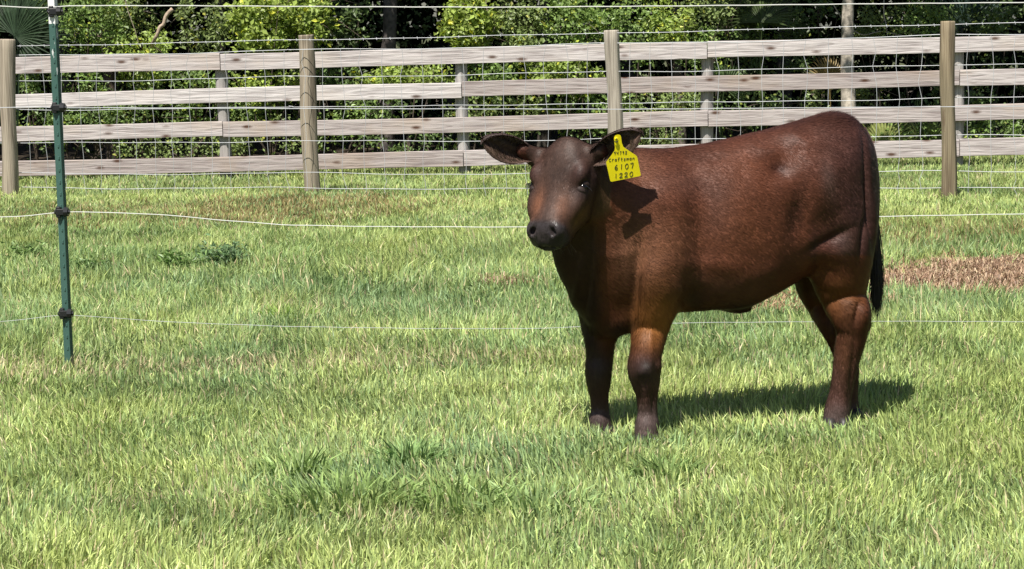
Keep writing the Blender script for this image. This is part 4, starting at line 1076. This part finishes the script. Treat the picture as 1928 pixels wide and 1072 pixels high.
# --- coat colour, with some light and shade painted into it
ht = (AV - POLL) @ HF; hs_ = (AV - POLL) @ HS; hu_ = (AV - POLL) @ HU
headw = ((np.abs(hs_) < .13) & (ht > -.06) & (ht < .44) & (hu_ > -.21) & (hu_ < .06)).astype(float) * sstep(-.215, -.17, hu_)
def coat_and_shade_color(V, u, v, t_, s_, uu, hw0, isE, eI, eS, eR):
    def bl(c, col, w_): return c * (1 - w_[:, None]) + np.array(col) * w_[:, None]
    g = lambda a, b, ra, rb, rot=0: np.exp(-((((u - a) * math.cos(math.radians(rot)) + (v - b) * math.sin(math.radians(rot))) / ra) ** 2 + ((-(u - a) * math.sin(math.radians(rot)) + (v - b) * math.cos(math.radians(rot))) / rb) ** 2))
    n1 = fbm(V, .12, 11); n2 = fbm(V, .03, 12)
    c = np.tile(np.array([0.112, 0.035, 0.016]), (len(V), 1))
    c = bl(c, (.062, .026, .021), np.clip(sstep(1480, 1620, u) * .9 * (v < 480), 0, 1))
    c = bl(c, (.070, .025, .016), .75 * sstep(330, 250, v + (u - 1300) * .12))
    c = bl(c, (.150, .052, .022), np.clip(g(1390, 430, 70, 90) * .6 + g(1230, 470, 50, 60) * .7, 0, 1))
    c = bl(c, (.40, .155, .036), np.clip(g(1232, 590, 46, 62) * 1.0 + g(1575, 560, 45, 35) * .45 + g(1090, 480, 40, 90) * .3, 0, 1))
    c = bl(c, (.235, .105, .058), np.clip(g(1190, 480, 42, 70) * .8 + g(1260, 460, 50, 60) * .35 + g(1200, 320, 40, 40) * .35, 0, 1))  # sunlit shoulder: brightness of the light painted into the coat
    c = bl(c, (.038, .021, .014), sstep(1138, 1112, u) * sstep(390, 440, v) * .85)  # neck front darkened: deepens the shade cast by the head
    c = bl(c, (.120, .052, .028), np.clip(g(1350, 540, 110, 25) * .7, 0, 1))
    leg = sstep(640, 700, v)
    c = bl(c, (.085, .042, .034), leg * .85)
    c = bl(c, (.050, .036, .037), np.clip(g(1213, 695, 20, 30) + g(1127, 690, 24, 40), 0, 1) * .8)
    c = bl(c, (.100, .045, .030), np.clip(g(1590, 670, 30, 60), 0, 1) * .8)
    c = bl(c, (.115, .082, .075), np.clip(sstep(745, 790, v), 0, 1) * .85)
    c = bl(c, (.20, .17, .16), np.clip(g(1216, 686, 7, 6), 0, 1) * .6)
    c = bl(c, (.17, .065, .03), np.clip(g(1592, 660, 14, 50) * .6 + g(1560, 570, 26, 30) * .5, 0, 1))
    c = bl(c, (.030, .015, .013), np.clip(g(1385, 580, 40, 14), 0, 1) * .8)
    c = bl(c, (.035, .018, .014), np.clip(g(1160, 610, 32, 16) + .8 * g(1305, 560, 20, 22), 0, 1) * .85)  # painted shade between the forelegs and in the elbow fold
    # head
    hc_ = np.tile(np.array([.064, .035, .026]), (len(V), 1))
    hc_ = bl(hc_, (.150, .064, .036), np.clip(np.exp(-((t_ - .235) / .055) ** 2) * np.exp(-((np.abs(s_) - .045) / .03) ** 2) * 1.0, 0, 1))
    hc_ = bl(hc_, (.070, .032, .026), np.clip(np.exp(-((t_ - .12) / .05) ** 2) * sstep(.04, .08, np.abs(s_)), 0, 1) * .7)
    hc_ = bl(hc_, (.21, .105, .035), np.clip(sstep(.06, .085, np.abs(s_)) * np.exp(-((t_ - .24) / .07) ** 2) * sstep(-.03, -.08, uu), 0, 1) * .85)
    hc_ = bl(hc_, (.110, .060, .028), sstep(-.07, -.11, uu) * sstep(.32, .26, t_) * .8)
    hc_ = bl(hc_, (.026, .021, .021), np.exp(-((t_ - .155) / .030) ** 2) * np.exp(-((uu + .040) / .022) ** 2) * sstep(.05, .075, np.abs(s_)))
    mz = sstep(.290, .318, t_ - .10 * np.clip(-uu - .04, 0, .08) * 4)
    hc_ = bl(hc_, (.036, .029, .029), mz)
    st_ = np.stack([t_ * .18, s_, uu], -1); hc_ = hc_ * (.55 + .55 * fbm(st_, .012, 31) + .40 * fbm(V, .035, 33))[:, None]
    c = c * (1 - hw0[:, None]) + hc_ * hw0[:, None]
    ec = np.tile(np.array([.052, .032, .027]), (len(V), 1))
    ec = bl(ec, (.115, .070, .052), eI * sstep(-.35, .1, eR) * .9)  # lower lobe of the inner ear painted paler, as if lit
    ec = bl(ec, (.022, .015, .014), eI * np.exp(-((eR + .30) / .25) ** 2) * sstep(1.0, .6, eS) * .9)  # dark fur in the upper ear, with its shadow painted in
    c = c * (1 - isE[:, None]) + ec * isE[:, None]
    n3 = fbm(V * np.array([1, 1, 2.2]) + V[:, [2, 0, 1]] * .5, .045, 14)
    c = bl(c, (.030, .012, .009), np.clip(g(1465, 318, 20, 16) * .7 + g(1640, 370, 5, 80) * .95 + g(1312, 520, 16, 40, -6) * .3 + g(1497, 400, 16, 70, 12) * .5 + g(1545, 455, 46, 9, -28) * .6 + g(1530, 470, 8, 50, 0) * .5, 0, 1) * (1 - isE) * (1 - hw0))  # shade painted into the hip hollow, tail crease and thigh folds
    c = bl(c, (.135, .080, .066), np.clip(g(1558, 335, 14, 40, -10) * .55 + g(1590, 455, 16, 26) * .5 + g(1290, 340, 60, 30) * .3 + g(1350, 380, 26, 60) * .25, 0, 1) * (1 - isE) * (1 - hw0))  # painted highlights on the thigh and upper side
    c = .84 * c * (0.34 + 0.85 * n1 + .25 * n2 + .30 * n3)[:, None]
    return c, np.maximum(mz * hw0, 0)
CC, wet = coat_and_shade_color(AV, au, av_, ht, hs_, hu_, headw, isear, ein, es, er)
t = NT('calf_skin')
a = t.node('ShaderNodeAttribute', attribute_name='Col'); wa = t.node('ShaderNodeAttribute', attribute_name='wet')
tc = t.node('ShaderNodeTexCoord')
mp = t.node('ShaderNodeMapping'); mp.inputs['Scale'].default_value = (1, 1, .3); t.lk(tc.outputs['Object'], mp.inputs[0])
nz = t.node('ShaderNodeTexNoise', Scale=260.0, Detail=3.0); t.lk(mp.outputs[0], nz.inputs['Vector'])
vz = t.node('ShaderNodeTexVoronoi', Scale=220.0); t.lk(tc.outputs['Object'], vz.inputs['Vector'])
mxh = t.node('ShaderNodeMix'); t.lk(wa.outputs['Fac'], mxh.inputs[0]); t.lk(nz.outputs[0], mxh.inputs[2]); t.lk(vz.outputs['Distance'], mxh.inputs[3])
mr = t.node('ShaderNodeMapRange'); mr.inputs[3].default_value = .52; mr.inputs[4].default_value = .34; t.lk(wa.outputs['Fac'], mr.inputs[0])
p = t.node('ShaderNodeBsdfPrincipled'); t.lk(mr.outputs[0], p.inputs['Roughness'])
p.inputs['Specular IOR Level'].default_value = .24
p.inputs['Sheen Weight'].default_value = .06; p.inputs['Sheen Roughness'].default_value = .45; p.inputs['Sheen Tint'].default_value = (.9, .7, .65, 1)
t.lk(a.outputs['Color'], p.inputs['Base Color'])
b = t.node('ShaderNodeBump', Strength=.35, Distance=.002); t.lk(mxh.outputs[0], b.inputs['Height']); t.lk(b.outputs[0], p.inputs['Normal'])
t.lk(p.outputs[0], t.out.inputs[0]); M_skin = t.m
CB = np.array([P(1400, 800, 7.62)[0], 7.62, 0.0])
calf = empty('calf', CB, 'dark reddish brown calf standing in the grass with its head turned to the camera', 'calf')
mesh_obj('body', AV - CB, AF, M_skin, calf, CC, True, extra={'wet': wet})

# --- hair
def hair_flow(V, N, t_, headw_, isE, v):
    g = np.tile(np.array([.72, .10, -.55]), (len(V), 1))
    leg = sstep(560, 640, v)[:, None]; g = g * (1 - leg) + np.array([.1, 0, -1.0]) * leg
    g = g * (1 - headw_[:, None]) + (-HF * .5 + HS * 0.0 + HF * 1.2) * headw_[:, None]
    sw = fbm(V, .09, 21)[:, None] - .5; g = g + np.array([.0, 0, 1.0]) * sw * 1.0 + np.array([1.0, 0, 0]) * (fbm(V, .07, 23)[:, None] - .5)
    g -= (g * N).sum(1)[:, None] * N; return g / (np.linalg.norm(g, axis=1)[:, None] + 1e-9)
TA = np.concatenate([AF[:, [0, 1, 2]], AF[:, [0, 2, 3]]])
ar = np.linalg.norm(np.cross(AV[TA[:, 1]] - AV[TA[:, 0]], AV[TA[:, 2]] - AV[TA[:, 0]]), axis=1) / 2
facing = AN[TA[:, 0], 1]
wt = ar * np.where(facing > 0.35, 0.12, 1.0) * (1 - .93 * wet[TA[:, 0]]) * np.where(isear[TA[:, 0]] > 0, 1.6, 1) * (1 + 2.0 * headw[TA[:, 0]])
NH = 330000
pick = rng.choice(len(TA), NH, p=wt / wt.sum()); r1 = np.sqrt(rng.random(NH)); r2 = rng.random(NH)
bw = np.stack([1 - r1, r1 * (1 - r2), r1 * r2], -1)
mixv = lambda A_: sum(A_[TA[pick, k]] * (bw[:, k:k + 1] if A_.ndim > 1 else bw[:, k]) for k in range(3))
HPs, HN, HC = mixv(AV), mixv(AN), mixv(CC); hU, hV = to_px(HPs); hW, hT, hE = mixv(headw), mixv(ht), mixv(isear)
D = hair_flow(HPs, HN, hT, hW, hE, hV)
ln = 0.011 + .007 * rng.random(NH)
bump_ = lambda a, b_, ra, rb: np.exp(-(((hU - a) / ra) ** 2 + ((hV - b_) / rb) ** 2))
ln *= .78 + .22 * sstep(430, 540, hV)
ln *= (1 - .30 * np.maximum(hW, sstep(640, 700, hV)))
ln *= 1 + 1.6 * bump_(1560, 218, 60, 14) + .9 * bump_(1350, 560, 120, 30) + .7 * bump_(1140, 570, 60, 70) + .8 * bump_(1575, 560, 50, 40) + .6 * bump_(1500, 510, 40, 40) + 1.0 * bump_(1155, 615, 40, 22)
ln *= np.where(hE > .5, .45, 1)
lift = 0.05 + .06 * rng.random(NH) ** 2 + .12 * sstep(480, 560, hV) * rng.random(NH) + .35 * bump_(1560, 218, 70, 16) + .15 * bump_(1140, 590, 60, 50)
dirv = D * np.cos(lift)[:, None] + HN * np.sin(lift)[:, None] + rng.normal(0, .09, (NH, 3)); dirv /= np.linalg.norm(dirv, axis=1)[:, None]
side = np.cross(dirv, HN); side /= np.linalg.norm(side, axis=1)[:, None] + 1e-9
wd = (0.00090 + .0005 * rng.random(NH))[:, None]
b0 = HPs - HN * .0002; m0 = b0 + dirv * (ln * .55)[:, None]; tip_ = m0 + (dirv - HN * .10) * (ln * .5)[:, None]
HVv = np.stack([b0 - side * wd, b0 + side * wd, m0 + side * wd * .8, m0 - side * wd * .8, tip_], 1).reshape(-1, 3)
bb = np.arange(NH)[:, None] * 5
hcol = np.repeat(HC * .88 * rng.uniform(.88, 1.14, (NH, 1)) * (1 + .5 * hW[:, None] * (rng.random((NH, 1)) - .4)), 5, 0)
t = NT('calf_hair'); a = t.node('ShaderNodeAttribute', attribute_name='Col')
p = t.node('ShaderNodeBsdfPrincipled', Roughness=.5); p.inputs['Specular IOR Level'].default_value = .32
t.lk(a.outputs['Color'], p.inputs['Base Color']); t.lk(p.outputs[0], t.out.inputs[0]); M_hair_loose = t.m
t = NT('calf_coat'); a = t.node('ShaderNodeAttribute', attribute_name='Col'); an_ = t.node('ShaderNodeAttribute', attribute_name='lie')
p = t.node('ShaderNodeBsdfPrincipled', Roughness=.55); p.inputs['Specular IOR Level'].default_value = .26
t.lk(an_.outputs['Vector'], p.inputs['Normal'])       # strands shade with the lie of the coat, as real underfur does
t.lk(a.outputs['Color'], p.inputs['Base Color']); t.lk(p.outputs[0], t.out.inputs[0]); M_hair = t.m
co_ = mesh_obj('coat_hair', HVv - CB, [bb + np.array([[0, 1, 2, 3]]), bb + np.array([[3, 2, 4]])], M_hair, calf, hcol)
lie = HN + dirv * .18 + rng.normal(0, .03, (NH, 3)); lie /= np.linalg.norm(lie, axis=1)[:, None]
at_ = co_.data.attributes.new('lie', 'FLOAT_VECTOR', 'POINT'); at_.data.foreach_set('vector', np.repeat(lie, 5, 0).astype(np.float32).ravel())

# --- fringe inside the ears
FR = []
for E_, base_ in ((E1, 0), (E2, 1)):
    Vn = E_[0][len(E_[0]) // 2:]; ns, nr = 26, 21
    for q in range(520):
        i_, j_ = int(rng.uniform(3, 20)), int(np.clip(rng.normal(5 if rng.random() < .5 else 17, 2.2), 1, nr - 2))
        a0 = Vn[i_ * nr + j_]; dd = Vn[min(i_ + 3, ns - 1) * nr + j_] - a0; dd /= np.linalg.norm(dd); toC = np.array([0, -1.0, 0])
        cross_ = Vn[i_ * nr + 10] - a0; cross_ /= np.linalg.norm(cross_) + 1e-9
        d_ = dd * .7 + toC * .25 + cross_ * .55 + rng.normal(0, .15, 3); d_ /= np.linalg.norm(d_); L_ = rng.uniform(.012, .030)
        sd_ = np.cross(d_, toC); sd_ /= np.linalg.norm(sd_); sd_ *= .0007
        FR.append(np.array([a0 - sd_, a0 + sd_, a0 + d_ * L_ * .6 + sd_, a0 + d_ * L_ * .6 - sd_, a0 + d_ * L_ + np.array([0, 0, -.003])]))
FR = np.concatenate(FR); bb = np.arange(len(FR) // 5)[:, None] * 5
mesh_obj('ear_fringe', FR - CB, [bb + np.array([[0, 1, 2, 3]]), bb + np.array([[3, 2, 4]])], M_hair_loose, calf, np.repeat(np.array([[.10, .065, .045]]) * rng.uniform(.4, 1.5, (len(FR) // 5, 1)), 5, 0))

# --- tail with switch
tp = [P(u, v, Y) for u, v, Y in ((1618, 246, 7.80), (1636, 280, 7.785), (1646, 330, 7.765), (1648, 385, 7.755), (1646, 440, 7.755), (1647, 480, 7.76), (1649, 510, 7.765))]
mt = MB(); tpn = catmull(np.array(tp), 5); mt.tube(tpn, np.interp(np.linspace(0, 1, len(tpn)), [0, .3, .8, 1], [.026, .018, .013, .008]), 10, (.045, .022, .018))
tail = mt.build('tail', M_skin, calf, True)
NS = 1900; s0 = rng.random(NS) ** .8
bp_ = np.array([tpn[int(i)] for i in (len(tpn) - 1) * (.52 + .48 * s0)]) + rng.normal(0, .0045, (NS, 3))
endp = np.stack([P(1648 + a_, 575 + b_, 7.77) for a_, b_ in zip(rng.normal(2, 4.5, NS), rng.normal(-14, 20, NS))]) + rng.normal(0, .006, (NS, 3))
mid = bp_ * .45 + endp * .55 + rng.normal(0, .005, (NS, 3)) + np.array([.004, 0, 0]); sd_ = np.tile(np.array([1.0, .2, 0]), (NS, 1)) * .0011
vv = np.stack([bp_ - sd_, bp_ + sd_, mid + sd_, mid - sd_, endp], 1).reshape(-1, 3); bb = np.arange(NS)[:, None] * 5
mesh_obj('switch', vv - CB, [bb + np.array([[0, 1, 2, 3]]), bb + np.array([[3, 2, 4]])], M_hair_loose, tail, np.repeat(np.array([[.014, .010, .010]]) * rng.uniform(.6, 1.6, (NS, 1)), 5, 0))
for ch in (tail,): ch.data.transform(Matrix.Translation(-Vector(CB)))

# --- eyes
M_eye = simple('eye', (.010, .007, .006), .08, 0, 0, 10, 0, .6)
M_lid = simple('eyelid', (.032, .020, .017), .6, 0, .5, 160, .3, .25)
def uvsphere(c, r, n=16):
    th = np.linspace(0, math.pi, n); ph = np.arange(2 * n) / (2 * n) * 2 * math.pi
    V = np.array([[math.sin(a) * math.cos(b_), math.sin(a) * math.sin(b_), math.cos(a)] for a in th for b_ in ph]) * r + c
    i = np.arange(n - 1)[:, None] * 2 * n; j = np.arange(2 * n)[None]; k = (j + 1) % (2 * n)
    return V, np.stack([i + j, i + k, i + 2 * n + k, i + 2 * n + j], -1).reshape(-1, 4)
for sg in (-1, 1):
    ec = hp(.154, sg * .090, -.040)
    V, F_ = uvsphere(ec, .0165)
    eye = mesh_obj('eye', V - CB, F_, M_eye, calf, smooth=True)
    out = (HS * sg + HU * .45); out /= np.linalg.norm(out); e1 = HF - (HF @ out) * out; e1 /= np.linalg.norm(e1); e2 = np.cross(out, e1)
    for low, off, rr_, back in ((-1, .0118, .0200, .0035), (1, .0145, .0175, .0020)):      # heavy upper lid, lower lid: a squinting slit between
        V, F_ = uvsphere(np.zeros(3), 1.0, 14)
        V = V[:, :1] * e1 * rr_ * .92 + V[:, 1:2] * e2 * rr_ * 1.30 + V[:, 2:3] * out * rr_ + (ec - CB) + e1 * low * off - out * back - e2 * sg * 0
        mesh_obj('eyelid', V, F_, M_lid, eye, smooth=True)
    m = MB()
    for q in np.linspace(-.8, .8, 16):       # lashes
        b0 = ec - CB - e1 * .0025 * math.cos(q) + out * .0165 * math.cos(q * .6) + e2 * .020 * math.sin(q)
        m.tube([b0, b0 + out * .009 + e1 * .006 + e2 * .005 * q, b0 + out * .014 + e1 * .013 + e2 * .012 * q], [.0006, .0005, .0002], 3)
    m.build('eyelash', M_black, eye)

# --- hooves
M_hoof = simple('hoof', (.030, .024, .022), .5, 0, .4, 40)
for (u, v, Y) in ((1219, 838, Ynf - .03), (1131, 820, Yff - .025), (1574, 815, Ynr - .025), (1597, 800, Yfr - .02)):
    c = P(u, v, Y); c[2] = 0; m = MB()
    for sg in (-1, 1):
        for_ = []
        for z_, rx_, ry_ in ((-.01, .028, .044), (.01, .028, .043), (.030, .024, .037), (.043, .020, .030)):
            a = np.arange(14) / 14 * 6.283; for_.append(np.stack([c[0] - CB[0] + sg * .023 + rx_ * np.cos(a) * .92, c[1] - CB[1] - .004 + (.05 - z_) * -.25 + ry_ * np.sin(a), np.full(14, z_)], -1))
        V = np.concatenate(for_); i = np.arange(3)[:, None] * 14; j = np.arange(14)[None]; k = (j + 1) % 14
        m.add(V, np.stack([i + j, i + k, i + 14 + k, i + 14 + j], -1).reshape(-1, 4)); 
        m.F.setdefault(14, []).append(np.array([[m.n - 14 + q for q in range(14)]]))
    m.build('hoof', M_hoof, calf, True)

# --- whiskers on the chin and muzzle
m = MB()
for q in range(26):
    s_ = rng.uniform(-.05, .055); b0 = hp(rng.uniform(.29, .345), s_, -.118); d_ = HF * .6 - HU * .6 + HS * (s_ * 8) + rng.normal(0, .3, 3); d_ /= np.linalg.norm(d_)
    L = rng.uniform(.02, .045); m.tube([b0 - CB, b0 - CB + d_ * L * .5, b0 - CB + d_ * L + np.array([0, 0, -.006])], [.0006, .0005, .0002], 3, (.10, .08, .06))
m.build('whiskers', M_hair_loose, calf)

# ------------------------------------------------------------------ ear tag
TY = 7.235
def tg(zx, zy, dy=0.0): return P(1110 + zx * 150 / 1149.0, 220 + zy * 150 / 1149.0, TY + dy)
out_ = [(352, 320), (356, 288), (372, 268), (400, 258), (428, 258), (448, 272), (455, 300), (466, 380), (486, 432), (520, 458), (600, 512), (668, 556), (684, 575), (694, 610), (738, 836), (736, 850), (722, 858), (330, 936), (308, 936), (297, 920), (240, 668), (242, 650), (258, 628), (310, 560), (362, 482), (366, 440), (358, 380)]
n_ = len(out_); TB = tg(400, 300)
tagE = empty('ear_tag', TB, 'yellow plastic ear tag with handwritten black numbers hanging from the ear of the calf', 'ear tag')
def bend(zx, zy, dy): 
    q = (zy - 262) / 680.0; return tg(zx, zy, dy + .040 * q + .000012 * (zx - 400))
grid = []
V = [bend(x_, y_, 0) - TB for x_, y_ in out_] + [bend(x_, y_, .0022) - TB for x_, y_ in out_]
F_ = [list(range(n_)), list(range(n_, 2 * n_))[::-1]]
side_ = np.array([[i, i + n_, (i + 1) % n_ + n_, (i + 1) % n_] for i in range(n_)])
M_tag = simple('yellow_plastic', (.95, .80, .006), .5, 0, .06, 20)
M_ink = simple('black_ink', (.03, .03, .012), .6)
pan = mesh_obj('panel', V, [np.array([F_[0]]), np.array([F_[1]]), side_], M_tag, tagE)
if True:
    m = MB(); c0 = tg(385, 318, .0005) - TB; 
    a = np.arange(18) / 18 * 6.283
    m.tube([tg(385, 318, .02) - TB, tg(385, 318, -.002) - TB], [.0046, .0042], 14); m.build('button', M_tag, tagE, True)
    m = MB(); m.tube([c0 + np.array([0, -.003, 0]), c0 + np.array([0, -.0042, 0])], [.0024, .0022], 10); m.build('button_hole', M_ink, tagE)
    m = MB(); pts = [tg(385 + 34 * math.cos(q), 330 + 38 * math.sin(q), .001) - TB for q in np.linspace(.2, 2.7, 9)]; m.tube(pts, [.0003, .001, .0016, .002, .002, .002, .0016, .001, .0003], 5); m.build('stud_groove', M_ink, tagE)
GL = {  # handwritten strokes in a unit box, y down
 '9': [[(.75, .3), (.45, .45), (.2, .28), (.4, .05), (.72, .12), (.72, .5), (.55, 1)]], '4': [[(.15, .05), (.12, .5), (.8, .45)], [(.75, 0), (.62, 1)]],
 '7': [[(.1, .08), (.8, .05), (.45, 1)]], '2': [[(.1, .25), (.4, .02), (.75, .2), (.5, .65), (.1, .95), (.85, .92)]], '6': [[(.65, .0), (.25, .35), (.15, .75), (.4, 1), (.75, .8), (.6, .5), (.2, .62)]],
 '1': [[(.5, 0), (.48, 1)]], '0': [[(.5, .02), (.15, .35), (.2, .85), (.5, 1), (.82, .7), (.78, .2), (.5, .02)]],
 'C': [[(.85, .15), (.45, .1), (.15, .55), (.4, .98), (.95, .85)]], 'r': [[(.25, .3), (.25, 1)], [(.25, .5), (.6, .3), (.85, .38)]], 'a': [[(.8, .4), (.35, .35), (.15, .75), (.45, .98), (.75, .7), (.8, .4), (.85, 1)]],
 'f': [[(.85, .1), (.5, .0), (.4, .4), (.35, 1.1)], [(.1, .45), (.75, .42)]], 't': [[(.45, .05), (.42, .95), (.7, .95)], [(.1, .4), (.85, .36)]], 's': [[(.85, .35), (.3, .4), (.35, .62), (.75, .7), (.6, .98), (.1, .95)]],
 'm': [[(.08, .4), (.1, 1)], [(.1, .6), (.3, .4), (.48, .5), (.5, 1)], [(.5, .6), (.72, .4), (.92, .55), (.95, 1)]], 'n': [[(.15, .4), (.18, 1)], [(.18, .6), (.5, .38), (.8, .5), (.82, 1)]]}
def write(txt, x0, x1, y0, y1, rise, hgt, r_):
    m = MB(); n_ = len(txt); w_ = (x1 - x0) / n_
    for i, ch in enumerate(txt):
        for st_ in GL[ch]:
            pts = []
            q = catmull(np.array([(a_, b_) for a_, b_ in st_]), 3) if len(st_) > 2 else np.array(st_)
            for a_, b_ in q: pts.append(bend(x0 + w_ * (i + .1 + .8 * a_), y0 - rise * (i + a_) / n_ + hgt * b_, -.0001) - TB)
            m.tube(pts, r_, 5)
    m.build('lettering', M_ink, tagE)
write('94792', 345, 548, 505, 0, 12, 46, .0009)
write('Craftsman', 272, 655, 602, 0, 30, 48, .0009)
write('6107', 350, 650, 698, 0, 36, 74, .0012)
write('1220', 345, 640, 826, 0, 40, 68, .0012)
